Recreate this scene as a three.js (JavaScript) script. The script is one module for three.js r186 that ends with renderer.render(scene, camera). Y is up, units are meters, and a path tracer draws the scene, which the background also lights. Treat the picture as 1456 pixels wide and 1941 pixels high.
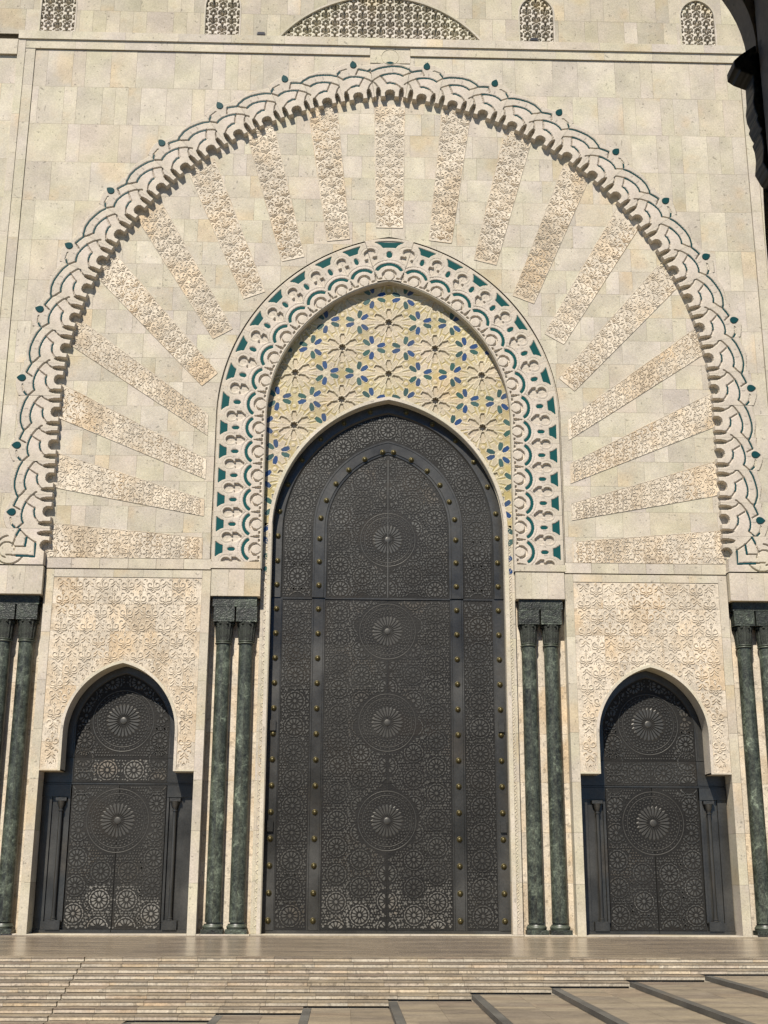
import * as THREE from 'three';
import { Sky } from 'three/addons/objects/Sky.js';
import { mergeGeometries, toCreasedNormals } from 'three/addons/utils/BufferGeometryUtils.js';

// ---------------------------------------------------------------- camera, sky, sun, exposure
const scene = new THREE.Scene();
const camera = new THREE.PerspectiveCamera(43.895, 768 / 1024, 0.1, 3000);
camera.position.set(-1.632, 2.123, 50.609);
camera.rotation.set(0.281046, -0.028271, 0.003821, 'YXZ');
scene.add(camera);

const SUN = new THREE.Vector3(-0.33, 1.15, 1).normalize();
const sky = new Sky();
sky.name = 'sky'; sky.scale.setScalar(2000); sky.userData.kind = 'structure';
const su = sky.material.uniforms;
su.sunPosition.value.copy(SUN); su.turbidity.value = 2; su.rayleigh.value = 0.5;
su.mieCoefficient.value = 0.002; if (su.cloudCoverage) su.cloudCoverage.value = 0.0;
scene.add(sky);
scene.environmentIntensity = 0.1;

const sun = new THREE.DirectionalLight(0xfff6ec, 5.0);
sun.position.copy(SUN).multiplyScalar(90).add(new THREE.Vector3(0, 18, 0)); sun.target.position.set(0, 18, 0);
sun.castShadow = true; sun.shadow.radius = 1; sun.shadow.mapSize.set(4096, 4096);
Object.assign(sun.shadow.camera, { left: -45, right: 45, top: 45, bottom: -45, near: 1, far: 220 });
sun.name = 'sun'; scene.add(sun, sun.target);

const renderer = new THREE.WebGLRenderer({ antialias: true });
renderer.setSize(768, 1024);
renderer.shadowMap.enabled = true;
renderer.toneMapping = THREE.LinearToneMapping;
renderer.toneMappingExposure = 1.33;

// ---------------------------------------------------------------- random numbers, noise, textures
function rng(seed) { let a = seed >>> 0; return () => { a = (a + 0x6D2B79F5) | 0; let t = Math.imul(a ^ (a >>> 15), 1 | a); t = (t + Math.imul(t ^ (t >>> 7), 61 | t)) ^ t; return ((t ^ (t >>> 14)) >>> 0) / 4294967296; }; }
const RND = rng(7);
const rr = (a, b) => a + (b - a) * RND();
const clamp = (x, a, b) => Math.min(b, Math.max(a, x));
const smooth = (a, b, x) => { const t = clamp((x - a) / (b - a), 0, 1); return t * t * (3 - 2 * t); };
function tileNoise(seed, n) {               // value noise on an n x n lattice that repeats over 0..1
  const r = rng(seed), g = new Float32Array(n * n); for (let i = 0; i < n * n; i++) g[i] = r();
  return (u, v) => {
    const x = (u - Math.floor(u)) * n, y = (v - Math.floor(v)) * n, i = Math.floor(x) % n, j = Math.floor(y) % n;
    let fx = x - Math.floor(x), fy = y - Math.floor(y); fx = fx * fx * (3 - 2 * fx); fy = fy * fy * (3 - 2 * fy);
    const i1 = (i + 1) % n, j1 = (j + 1) % n;
    return (g[j * n + i] * (1 - fx) + g[j * n + i1] * fx) * (1 - fy) + (g[j1 * n + i] * (1 - fx) + g[j1 * n + i1] * fx) * fy;
  };
}
function fbm(seed, n, oct) {
  const f = []; for (let k = 0; k < oct; k++) f.push(tileNoise(seed + k * 17, n << k));
  return (u, v) => { let s = 0, a = 0.5, t = 0; for (const q of f) { s += a * q(u, v); t += a; a *= 0.55; } return s / t; };
}
function tex(size, fn, srgb) {
  const d = new Uint8Array(size * size * 4);
  for (let j = 0; j < size; j++) for (let i = 0; i < size; i++) {
    const c = fn(i / size, j / size), o = (j * size + i) * 4;
    d[o] = clamp(c[0], 0, 1) * 255; d[o + 1] = clamp(c[1], 0, 1) * 255; d[o + 2] = clamp(c[2], 0, 1) * 255; d[o + 3] = 255;
  }
  const t = new THREE.DataTexture(d, size, size, THREE.RGBAFormat);
  t.wrapS = t.wrapT = THREE.RepeatWrapping; t.magFilter = THREE.LinearFilter; t.minFilter = THREE.LinearMipmapLinearFilter; t.generateMipmaps = true;
  if (srgb) t.colorSpace = THREE.SRGBColorSpace;
  t.needsUpdate = true; return t;
}
const UVM = 8;                              // one texture repeat covers 8 m
const n1 = fbm(11, 8, 6), n2 = fbm(23, 5, 5), n3 = fbm(37, 64, 3), n4 = fbm(53, 3, 6), n5 = fbm(71, 200, 2);
const limeMap = tex(1024, (u, v) => {
  const a = n1(u, v), b = n2(u, v), g = n5(u, v), p = n3(u, v), w = smooth(0.56, 0.72, n4(u, v));
  let k = 0.88 + 0.2 * (a - 0.5) + 0.13 * (g - 0.5); const pit = smooth(0.76, 0.82, p); k *= 1 - 0.2 * pit;
  return [k * (1.0 + 0.015 * w), k * (0.985 - 0.02 * w + 0.03 * (b - 0.5)), k * (0.94 - 0.06 * w - 0.08 * (b - 0.5))];
}, true);
const limeBump = tex(1024, (u, v) => { const k = 0.5 + 0.35 * (n1(u, v) - 0.5) + 0.5 * (n5(u, v) - 0.5) - 0.35 * smooth(0.72, 0.8, n3(u, v)); return [k, k, k]; });
const carvedMap = tex(1024, (u, v) => {     // travertine of the carvings: warm iron stains, pale crusts, pits
  const a = n1(v, u), w = smooth(0.5, 0.68, n2(v, u)), w2 = smooth(0.53, 0.66, n4(u + 0.3, v)), p = smooth(0.66, 0.74, n3(u + 0.5, v)), g = n5(u, v);
  let k = 0.9 + 0.26 * (a - 0.5) + 0.2 * (g - 0.5); k *= 1 - 0.16 * p; k *= 1 - 0.04 * w;
  return [k * (1 + 0.01 * w2), k * (0.98 - 0.028 * w - 0.018 * w2), k * (0.935 - 0.065 * w - 0.055 * w2)];
}, true);
const nS = fbm(91, 4, 5), nS2 = tileNoise(97, 128);
const paveMap = tex(1024, (u, v) => {       // paving stone: long streaks of bedding
  const s = nS(u * 0.5 + 0.1, v * 3), t = nS2(u * 0.25, v * 1.5), a = n1(u, v), g = n5(u, v);
  const k = 0.76 + 0.36 * (s - 0.5) + 0.16 * (t - 0.5) + 0.2 * (a - 0.5) + 0.16 * (g - 0.5);
  return [k, k * 0.955, k * (0.885 - 0.08 * (s - 0.5))];
}, true);
const marbleMap = tex(1024, (u, v) => {
  const a = n4(u, v), b = n1(u, v), q = n2(v, u), ridge = 1 - Math.abs(2 * ((a * 5 + b * 1.3) % 1) - 1), r2 = 1 - Math.abs(2 * ((q * 6 + n1(v, u)) % 1) - 1);
  const vein = Math.pow(ridge, 7) * smooth(0.4, 0.65, q) * 0.5 + Math.pow(r2, 14) * 0.55 * smooth(0.45, 0.6, b);
  const k = 0.3 + 0.34 * (b - 0.35) + 0.15 * (a - 0.5) + 0.3 * (n5(u, v) - 0.5) + 0.25 * (n3(u, v) - 0.5);
  return [k * 0.9 + vein * 0.4, k * 0.97 + vein * 0.43, k * 0.89 + vein * 0.4];
}, true);
const metalMap = tex(1024, (u, v) => { const k = 0.78 + 0.3 * (n1(u, v) - 0.5) + 0.3 * (n2(u, v) - 0.5) + 0.16 * (n5(u, v) - 0.5), w = smooth(0.55, 0.7, n4(v, u)) * 0.04; return [k * (1 + w), k, k * (0.97 - w)]; }, true);
const metalRough = tex(512, (u, v) => { const k = 0.62 + 0.5 * (n1(v, u) - 0.5) + 0.35 * (n2(u, v) - 0.5); return [k, k, k]; });
const chaseBump = tex(1024, (u, v) => {     // fine chased engraving of the door sheets
  const x = u * 64, y = v * 64, s = Math.abs(Math.sin(x * Math.PI) * Math.sin(y * Math.PI)), q = Math.abs(Math.sin((x + y) * Math.PI * 0.75) * Math.sin((x - y) * Math.PI * 0.75));
  const k = 0.25 + 0.5 * smooth(0.25, 0.5, s) * smooth(0.15, 0.35, q) + 0.25 * n5(u, v); return [k, k, k];
});

// ---------------------------------------------------------------- materials
function std(o) { return new THREE.MeshStandardMaterial(Object.assign({ roughness: 0.85, metalness: 0 }, o)); }
const lin = (r, g, b) => new THREE.Color().setRGB(r, g, b);
const tones = [[0.605, 0.565, 0.473], [0.585, 0.548, 0.463], [0.625, 0.588, 0.498], [0.563, 0.53, 0.453], [0.61, 0.56, 0.463], [0.64, 0.605, 0.518], [0.59, 0.556, 0.473], [0.615, 0.575, 0.485]];
const LIME = tones.map(c => std({ color: lin(...c), map: limeMap, bumpMap: limeBump, bumpScale: 0.006, roughness: 0.8 }));
const UP = [[0.53, 0.49, 0.40], [0.57, 0.53, 0.43], [0.50, 0.47, 0.39], [0.60, 0.56, 0.47]].map(c => std({ color: lin(...c), map: limeMap, bumpMap: limeBump, bumpScale: 0.006 }));
const CARVED = [[0.68, 0.63, 0.545], [0.66, 0.61, 0.525], [0.70, 0.65, 0.565]].map(c => std({ color: lin(...c), map: carvedMap, bumpMap: limeBump, bumpScale: 0.01, roughness: 0.85 }));
const RELIEF = std({ color: lin(0.64, 0.595, 0.51), map: limeMap, bumpMap: limeBump, bumpScale: 0.006, vertexColors: true, roughness: 0.8 });
const MOSAIC = std({ color: lin(1, 1, 1), vertexColors: true, map: limeMap, roughness: 0.55 });
const TEAL = std({ color: lin(0.010, 0.066, 0.058), roughness: 0.2 });
const TEAL2 = std({ color: lin(0.010, 0.05, 0.048), roughness: 0.18 });
const BLUE = [[0.018, 0.05, 0.135], [0.024, 0.06, 0.14], [0.032, 0.058, 0.115]].map(c => std({ color: lin(...c), roughness: 0.3 }));
const GREEN = [[0.03, 0.085, 0.065], [0.045, 0.095, 0.08], [0.03, 0.07, 0.06]].map(c => std({ color: lin(...c), roughness: 0.3 }));
const MARBLE = std({ color: lin(0.54, 0.545, 0.465), map: marbleMap, roughness: 0.42 });
const MARBLE_CARVED = std({ color: lin(0.3, 0.315, 0.265), map: marbleMap, bumpMap: limeBump, bumpScale: 0.03, roughness: 0.5 });
const BRONZE = std({ color: lin(0.10, 0.099, 0.095), metalness: 0.45, map: metalMap, roughness: 0.6, roughnessMap: metalRough });
const SHEET = [[0.036, 0.035, 0.033], [0.042, 0.041, 0.038], [0.032, 0.031, 0.029]].map((c, i) => std({ color: lin(...c), metalness: 0.55, map: metalMap, bumpMap: chaseBump, bumpScale: 0.005, roughness: 0.55 + 0.05 * i }));
const PLATE = [[0.155, 0.152, 0.143], [0.18, 0.177, 0.166], [0.135, 0.132, 0.125]].map((c, i) => std({ color: lin(...c), metalness: 0.6, map: metalMap, roughness: 0.46 + 0.05 * i }));
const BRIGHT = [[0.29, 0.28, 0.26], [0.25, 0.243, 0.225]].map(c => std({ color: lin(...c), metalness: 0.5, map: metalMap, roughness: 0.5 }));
const BRASS = std({ color: lin(0.2, 0.168, 0.078), metalness: 0.75, roughness: 0.45, map: metalMap });
const DARKMETAL = std({ color: lin(0.03, 0.03, 0.03), roughness: 0.6, metalness: 0.3 });
const PAVE = [[0.40, 0.368, 0.31], [0.415, 0.383, 0.322], [0.375, 0.345, 0.29], [0.43, 0.40, 0.34], [0.40, 0.355, 0.297]].map(c => std({ color: lin(...c), map: paveMap, roughness: 0.5 }));
const POLISHED = std({ color: lin(0.43, 0.39, 0.335), map: paveMap, roughness: 0.26 });
const STEPM = [[0.53, 0.49, 0.42], [0.56, 0.52, 0.445], [0.50, 0.465, 0.40], [0.55, 0.495, 0.425], [0.58, 0.545, 0.47]].map(c => std({ color: lin(...c), map: carvedMap, bumpMap: limeBump, bumpScale: 0.008, roughness: 0.7 }));
const GRANITE = std({ color: lin(0.16, 0.156, 0.145), map: metalMap, roughness: 0.6 });
const JOINT = std({ color: lin(0.30, 0.27, 0.21), roughness: 1 });

// ---------------------------------------------------------------- object helpers
const used = {};
function numbered(n) { const k = used[n] = (used[n] ?? -1) + 1; return k ? `${n}_${String(k).padStart(3, '0')}` : n; }
function thing(name, label, category, pos = [0, 0, 0], group) {
  const o = new THREE.Group(); o.name = numbered(name); o.position.set(...pos); o.userData = { label, category, kind: 'thing' };
  if (group) o.userData.group = group; scene.add(o); return o;
}
function structure(name) { const o = new THREE.Group(); o.name = numbered(name); o.userData.kind = 'structure'; scene.add(o); return o; }
function part(name, geo, mat, parent) {
  const m = new THREE.Mesh(geo, mat); m.castShadow = m.receiveShadow = true;
  const key = parent.uuid; (pc[key] ??= {}); const k = pc[key][name] = (pc[key][name] ?? -1) + 1;
  m.name = k ? `${name}_${String(k).padStart(3, '0')}` : name; parent.add(m); return m;
}
const pc = {};
function sub(name, parent) { const g = new THREE.Group(); (pc[parent.uuid] ??= {}); const k = pc[parent.uuid][name] = (pc[parent.uuid][name] ?? -1) + 1; g.name = k ? `${name}_${String(k).padStart(3, '0')}` : name; parent.add(g); return g; }
const pick = a => a[Math.floor(RND() * a.length)];

// ---------------------------------------------------------------- geometry helpers (all uv in metres / UVM)
function geo(pos, uv, col, smoothN) {
  const g = new THREE.BufferGeometry(); g.setAttribute('position', new THREE.Float32BufferAttribute(pos, 3));
  if (uv) g.setAttribute('uv', new THREE.Float32BufferAttribute(uv, 2)); if (col) g.setAttribute('color', new THREE.Float32BufferAttribute(col, 3));
  if (!smoothN) g.computeVertexNormals(); return g;
}
function box(x0, x1, y0, y1, z0, z1, ox = 0, oy = 0) {
  const p = [], u = [];
  const q = (a, b, c, d, f) => { for (const v of [a, b, c, a, c, d]) { p.push(...v); u.push((f === 0 ? v[2] : v[0]) / UVM + ox, (f === 1 ? v[2] : v[1]) / UVM + oy); } };
  q([x0, y0, z1], [x1, y0, z1], [x1, y1, z1], [x0, y1, z1], 2); q([x1, y0, z0], [x0, y0, z0], [x0, y1, z0], [x1, y1, z0], 2);
  q([x1, y0, z1], [x1, y0, z0], [x1, y1, z0], [x1, y1, z1], 0); q([x0, y0, z0], [x0, y0, z1], [x0, y1, z1], [x0, y1, z0], 0);
  q([x0, y1, z1], [x1, y1, z1], [x1, y1, z0], [x0, y1, z0], 1); q([x0, y0, z0], [x1, y0, z0], [x1, y0, z1], [x0, y0, z1], 1);
  return geo(p, u);
}
function uvPlanar(g, ox = 0, oy = 0) { const p = g.attributes.position, u = []; for (let i = 0; i < p.count; i++) u.push(p.getX(i) / UVM + ox, p.getY(i) / UVM + oy); g.setAttribute('uv', new THREE.Float32BufferAttribute(u, 2)); return g; }
const clean = g => { g = g.index ? g.toNonIndexed() : g; for (const k of Object.keys(g.attributes)) if (!['position', 'normal', 'uv', 'color'].includes(k)) g.deleteAttribute(k); return g; };
const merge = a => mergeGeometries(a.map(clean));
function cyl(rt, rb, h, x, y, z, seg = 20, open = false) { const g = new THREE.CylinderGeometry(rt, rb, h, seg, 1, open); g.translate(x, y + h / 2, z); return g; }
// two-centred arch: right half is the circle about (-c, y0) of radius R, straight below y0; v = distance outside that line
const archDef = (c, y0, R) => ({ c, y0, R, d: (x, y) => y > y0 ? Math.hypot(Math.abs(x) + c, y - y0) - R : Math.abs(x) - (R - c) });
const BIG = archDef(1.158, 21.533, 15.165), INN = archDef(1.31, 21.0, 6.57), DOOR = archDef(1.046, 16.14, 5.9), SIDE = archDef(0.6, 7.663, 2.8);
function archPath(A, v, yb, n = 48, cx = 0) {       // right foot, over the apex, to the left foot
  const pts = [], a = Math.acos(A.c / (A.R + v)), half = [];
  for (let i = 0; i <= 6; i++) half.push([A.R - A.c + v, yb + (A.y0 - yb) * i / 6]);
  for (let i = 1; i <= n; i++) { const t = a * i / n; half.push([-A.c + (A.R + v) * Math.cos(t), A.y0 + (A.R + v) * Math.sin(t)]); }
  half[half.length - 1][0] = 0;
  for (const q of half) pts.push([cx + q[0], q[1]]);
  for (let i = half.length - 2; i >= 0; i--) pts.push([cx - half[i][0], half[i][1]]);
  return pts;
}
function sweepArch(A, yb, prof, n = 48, cx = 0) {   // prof: list of [v, z]
  const rows = prof.map(([v]) => archPath(A, v, yb, n, cx)), p = [], u = []; let acc = 0;
  for (let k = 0; k + 1 < prof.length; k++) {
    const a = rows[k], b = rows[k + 1], dz = Math.hypot(prof[k + 1][0] - prof[k][0], prof[k + 1][1] - prof[k][1]); let s = 0;
    for (let i = 0; i + 1 < a.length; i++) {
      const ds = Math.hypot(a[i + 1][0] - a[i][0], a[i + 1][1] - a[i][1]);
      const A0 = [...a[i], prof[k][1]], A1 = [...a[i + 1], prof[k][1]], B0 = [...b[i], prof[k + 1][1]], B1 = [...b[i + 1], prof[k + 1][1]];
      p.push(...A0, ...B0, ...B1, ...A0, ...B1, ...A1);
      u.push(acc / UVM, s / UVM, (acc + dz) / UVM, s / UVM, (acc + dz) / UVM, (s + ds) / UVM, acc / UVM, s / UVM, (acc + dz) / UVM, (s + ds) / UVM, acc / UVM, (s + ds) / UVM); s += ds;
    }
    acc += dz;
  }
  return toCreasedNormals(geo(p, u), 0.5);
}
// flat face of a block cut by f(x, y) >= 0
function cutFace(x0, x1, y0, y1, z, f, nx = 6, ny = 6, ox = 0, oy = 0) {
  const p = [], u = [];
  for (let i = 0; i < nx; i++) for (let j = 0; j < ny; j++) {
    const a = x0 + (x1 - x0) * i / nx, b = x0 + (x1 - x0) * (i + 1) / nx, c = y0 + (y1 - y0) * j / ny, d = y0 + (y1 - y0) * (j + 1) / ny;
    const q = [[a, c], [b, c], [b, d], [a, d]].map(v => [...v, f(v[0], v[1])]), o = [];
    for (let k = 0; k < 4; k++) { const s = q[k], t = q[(k + 1) % 4]; if (s[2] >= 0) o.push(s); if ((s[2] >= 0) !== (t[2] >= 0)) { const w = s[2] / (s[2] - t[2]); o.push([s[0] + (t[0] - s[0]) * w, s[1] + (t[1] - s[1]) * w, 0]); } }
    for (let k = 1; k + 1 < o.length; k++) for (const v of [o[0], o[k], o[k + 1]]) { p.push(v[0], v[1], z); u.push(v[0] / UVM + ox, v[1] / UVM + oy); }
  }
  return p.length ? geo(p, u) : null;
}
// a course of blocks between x0..x1, y0..y1 on plane z, cut by f; each block its own mesh over a joint-coloured backing
function ashlar(parent, name, x0, x1, y0, y1, widths, heights, z, f, mats, back = true) {
  const J = 0.0035; let y = y0, row = 0;
  while (y < y1 - 0.02) {
    let h = heights(row), ny = Math.min(y + h, y1); if (y1 - ny < 0.25) ny = y1;
    let x = x0 - (row % 2 ? widths() * 0.5 : 0);
    while (x < x1 - 0.02) {
      let nx = x + widths(); if (x1 - nx < 0.2) nx = x1; nx = Math.min(nx, x1);
      const a = Math.max(x, x0), b = nx; x = nx; if (b - a < 0.03) continue;
      const ox = RND(), oy = RND(); let g, cnt = 0, tot = 0;
      for (let i = 0; i <= 6; i++) for (let j = 0; j <= 6; j++) { tot++; if (f(a + (b - a) * i / 6, y + (ny - y) * j / 6) >= 0) cnt++; }
      if (!cnt) continue;
      const zz = z + (RND() - 0.5) * 0.004;
      if (cnt === tot) g = box(a + J, b - J, y + J, ny - J, z - 0.05, zz, ox, oy);
      else g = cutFace(a + J, b - J, y + J, ny - J, zz, f, Math.max(4, Math.ceil((b - a) / 0.12)), Math.max(4, Math.ceil((ny - y) / 0.12)), ox, oy);
      if (g) part(name, g, pick(mats), parent);
    }
    y = ny; row++;
  }
  if (back) { const g = cutFace(x0, x1, y0, y1, z - 0.03, f, Math.ceil((x1 - x0) / 0.25), Math.ceil((y1 - y0) / 0.25)); if (g) part('mortar_backing', g, JOINT, parent); }
}
// relief sheet: fn(u, v) -> [height, colour] or null; map(u, v, h) -> [x, y, z]
const WHITEC = [1, 1, 1];
function relief(u0, u1, nu, v0, v1, nv, fn, map) {
  const W = nu + 1, idx = new Int32Array(W * (nv + 1)).fill(-1), pos = [], uv = [], col = [], ind = [];
  for (let j = 0; j <= nv; j++) for (let i = 0; i <= nu; i++) {
    const u = u0 + (u1 - u0) * i / nu, v = v0 + (v1 - v0) * j / nv, r = fn(u, v); if (!r) continue;
    idx[j * W + i] = pos.length / 3; const q = map(u, v, r[0]); pos.push(...q); uv.push(q[0] / UVM, q[1] / UVM); col.push(...(r[1] || WHITEC));
  }
  for (let j = 0; j < nv; j++) for (let i = 0; i < nu; i++) {
    const a = idx[j * W + i], b = idx[j * W + i + 1], c = idx[(j + 1) * W + i + 1], d = idx[(j + 1) * W + i];
    if (a >= 0 && b >= 0 && c >= 0) ind.push(a, b, c); if (a >= 0 && c >= 0 && d >= 0) ind.push(a, c, d);
  }
  const g = geo(pos, uv, col, true); g.setIndex(ind); g.computeVertexNormals(); return g;
}
const segD = (x, y, a, b) => { const dx = b[0] - a[0], dy = b[1] - a[1], t = clamp(((x - a[0]) * dx + (y - a[1]) * dy) / (dx * dx + dy * dy || 1e-9), 0, 1); return Math.hypot(x - a[0] - t * dx, y - a[1] - t * dy); };
function polyD(x, y, pts) { let d = 1e9; for (let i = 0; i + 1 < pts.length; i++) d = Math.min(d, segD(x, y, pts[i], pts[i + 1])); return d; }
// carved strokes: ridges of triangular section along a polyline, put through a placing function
class Carver {
  constructor() { this.p = []; this.u = []; }
  stroke(pts, w, h, place, z0) {
    const n = pts.length; let prev = null;
    for (let i = 0; i < n; i++) {
      const a = pts[Math.max(0, i - 1)], b = pts[Math.min(n - 1, i + 1)]; let tx = b[0] - a[0], ty = b[1] - a[1]; const l = Math.hypot(tx, ty) || 1; tx /= l; ty /= l;
      const t = i / (n - 1), k = 0.35 + 0.65 * Math.sin(Math.PI * clamp(0.1 + t * 0.8, 0, 1)), ww = w * k;
      const L = place(pts[i][0] - ty * ww, pts[i][1] + tx * ww), C1 = place(pts[i][0] - ty * ww * 0.45, pts[i][1] + tx * ww * 0.45), C2 = place(pts[i][0] + ty * ww * 0.45, pts[i][1] - tx * ww * 0.45), R = place(pts[i][0] + ty * ww, pts[i][1] - tx * ww);
      const row = [[...L, z0], [...C1, z0 + h * (0.6 + 0.4 * k)], [...C2, z0 + h * (0.6 + 0.4 * k)], [...R, z0]];
      if (prev) for (let s = 0; s < 3; s++) this.quad(prev[s], row[s], row[s + 1], prev[s + 1]);
      else { this.tri(row[0], row[2], row[1]); this.tri(row[0], row[3], row[2]); }
      if (i === n - 1) { this.tri(row[0], row[1], row[2]); this.tri(row[0], row[2], row[3]); }
      prev = row;
    }
  }
  tri(a, b, c) { this.p.push(...a, ...b, ...c); for (const v of [a, b, c]) this.u.push(v[0] / UVM, v[1] / UVM); }
  quad(a, b, c, d) { this.tri(a, b, c); this.tri(a, c, d); }
  geo() { return geo(this.p, this.u); }
}
const spiral = (cx, cy, r0, r1, a0, a1, n = 9) => Array.from({ length: n + 1 }, (_, i) => { const t = i / n, a = a0 + (a1 - a0) * t, r = r0 + (r1 - r0) * t; return [cx + r * Math.cos(a), cy + r * Math.sin(a)]; });
const mx = p => p.map(([x, y]) => [-x, y]);
const PI = Math.PI;
const curl = spiral(0.125, 0.03, 0.125, 0.035, -2.3, 3.6, 10), leafS = [[0.03, -0.1], [0.1, -0.16], [0.2, -0.15], [0.24, -0.1]];
const MOTIF_A = [[[0, 0.12], [0.032, 0.19], [0, 0.27]], [[0, 0.12], [-0.032, 0.19], [0, 0.27]], [[0, -0.14], [0, 0.1]], curl, mx(curl), leafS, mx(leafS), [[0, -0.16], [0.075, -0.215], [0, -0.275]], [[0, -0.16], [-0.075, -0.215], [0, -0.275]]];
const chev = (y, s) => [[[0.015, y], [0.09 * s, y - 0.085], [0.15 * s, y - 0.12]], [[-0.015, y], [-0.09 * s, y - 0.085], [-0.15 * s, y - 0.12]]];
const hook = spiral(0.17, 0.17, 0.07, 0.05, 2.6, -0.6, 5);
const MOTIF_B = [...chev(0.15, 1), ...chev(0.045, 1.05), hook, mx(hook), [[0.1, -0.13], [0.1, -0.2]], [[0.17, -0.12], [0.18, -0.19]], [[-0.1, -0.13], [-0.1, -0.2]], [[-0.17, -0.12], [-0.18, -0.19]], [[-0.05, -0.25], [0, -0.19], [0.05, -0.25]]];
// ================================================================ GROUND
const ground = structure('courtyard_ground');
part('ground_sheet', box(-400, 400, -1.9, -1.55, -400, 400), PAVE[2], ground);
const platform = structure('platform');
part('platform_floor', box(-40, 40, -1.54, 0, -3, 12.44), POLISHED, platform);
const RIS = 0.125, TRD = 0.46, ZS = 12.9, XE = k => k < 3 ? 13 : 8.15 - 2.16 * (k - 3), SEAM = -8.87;
const steps = structure('front_steps');
for (let k = 0; k <= 11; k++) {
  const st = sub('step', steps), y = -k * RIS, z1 = ZS + TRD * k, z0 = z1 - (k ? TRD + 0.02 : 0.455), end = XE(k);
  const row = (a, b, dy) => {
    let x = a; while (x < b - 0.01) {
      let nx = x + rr(0.98, 1.12); if (b - nx < 0.35) nx = b; const j = 0.004, e = dy + (RND() - 0.5) * 0.006;
      part('tread_slab', box(x + j, nx - j, y - 0.03 + e, y + e, z0, z1, RND(), RND()), pick(PAVE), st);
      part('riser_block', box(x + j, nx - j, y - RIS + 0.016 + e, y - 0.031 + e, z1 - 0.25, z1 - 0.012, RND(), RND()), pick(STEPM), st); x = nx;
    }
  };
  row(-13.4, SEAM - 0.016, -0.012); row(SEAM + 0.016, end, 0);
  part('step_core', box(-13.4, end - 0.01, -1.5, y - 0.06, z0 - 0.3, z1 - 0.06), JOINT, st);
}
const terraces = structure('side_terraces');
for (let k = 3; k <= 10; k++) {
  const xa = XE(k), xb = k === 3 ? 15 : XE(k - 1), y = -k * RIS, z0 = ZS + TRD * (k - 1) + 0.006, t = sub('terrace', terraces);
  part('border_strip', box(xa, xa + 0.21, y - RIS + 0.006, y, z0 + TRD - 0.02, 26), GRANITE, t);
  let z = z0 - 0.46 + TRD + 0.0; const zs = ZS + TRD * k + 0.0;
  const x1 = xa + 0.214, w = (xb - x1) / (k === 3 ? 8 : 2);
  part('bedding', box(x1, xb - 0.02, -1.52, y - 0.025, zs - 0.3, 26), JOINT, t);
  for (let i = 0; i < (k === 3 ? 8 : 2); i++) {
    let zz = zs - 0.0;
    zz = z0 + TRD; while (zz < 19) { const nz = zz + rr(0.62, 1.25); part('paving_slab', box(x1 + w * i + 0.003, x1 + w * (i + 1) - 0.003, y - 0.06, y + rr(-0.002, 0.002), zz + 0.003, nz - 0.003, RND(), RND()), pick(PAVE), t); zz = nz; }
    part('paving_run', box(x1 + w * i + 0.003, x1 + w * (i + 1) - 0.003, y - 0.06, y, zz + 0.003, 26), pick(PAVE), t);
  }
}

// ================================================================ PORTAL
const portal = thing('mosque_portal', 'monumental cream stone mosque portal with carved rays around a mosaic arch', 'portal');
const Z0 = 0, ZT = -0.27, ZJ = -0.67, ZD = -1.17, ZN = -0.85;
const pick3 = () => { const r = RND(); return r < 0.45 ? 0.58 : r < 0.8 ? 1.16 : 1.74; };
// --- spandrel: the field inside the frame, outside the big arch
const spandrel = sub('spandrel', portal);
ashlar(spandrel, 'stone_block', -16.26, 16.26, 14.34, 38.66, pick3, r => r === 0 ? 1.1 : 1.935, Z0, (x, y) => { const d = BIG.d(x, y) - 1.45; return y < 15.8 ? Math.abs(x) - 16.02 : d; }, LIME);
// --- frame of two stepped bands
const frame = sub('frame_moulding', portal);
function lengthOfStone(g, x0, x1, y0, y1, z0, z1, horiz, step) {
  const a = horiz ? x0 : y0, b = horiz ? x1 : y1, n = Math.max(1, Math.round((b - a) / step));
  for (let i = 0; i < n; i++) { const s = a + (b - a) * i / n + 0.003, e = a + (b - a) * (i + 1) / n - 0.003; part('frame_stone', horiz ? box(s, e, y0, y1, z0, z1, RND(), RND()) : box(x0, x1, s, e, z0, z1, RND(), RND()), pick(LIME), g); }
}
lengthOfStone(frame, -16.72, -0.93, 38.68, 39.13, -0.1, 0.075, true, 2.4); lengthOfStone(frame, 0.93, 16.72, 38.68, 39.13, -0.1, 0.075, true, 2.4);
lengthOfStone(frame, -17.07, 17.07, 39.135, 39.55, -0.3, 0.15, true, 2.4);
for (const s of [-1, 1]) {
  lengthOfStone(frame, ...(s < 0 ? [-16.72, -16.28] : [16.28, 16.72]), 15.6, 38.675, -0.1, 0.05, false, 2.0);
  lengthOfStone(frame, ...(s < 0 ? [-17.07, -16.73] : [16.73, 17.07]), 15.6, 39.13, -0.1, 0.09, false, 2.0);
}
{ // the crowning stone with its ring above the apex
  part('crown_stone', box(-0.925, 0.925, 38.3, 39.13, -0.1, 0.034), LIME[7], frame);
  const ring = new THREE.TorusGeometry(0.4, 0.02, 6, 44); ring.translate(0, 38.62, 0.034); part('crown_ring', uvPlanar(ring), LIME[1], frame);
  const ls = new THREE.Shape(); ls.moveTo(-0.2, 38.29); ls.quadraticCurveTo(0, 38.46, 0.2, 38.29); ls.quadraticCurveTo(0, 38.2, -0.2, 38.29); const lg = new THREE.ExtrudeGeometry(ls, { depth: 0.012, bevelEnabled: false, curveSegments: 8 }); lg.translate(0, 0, 0.036); part('crown_inlay', uvPlanar(lg), TEAL2, frame);
}
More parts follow.
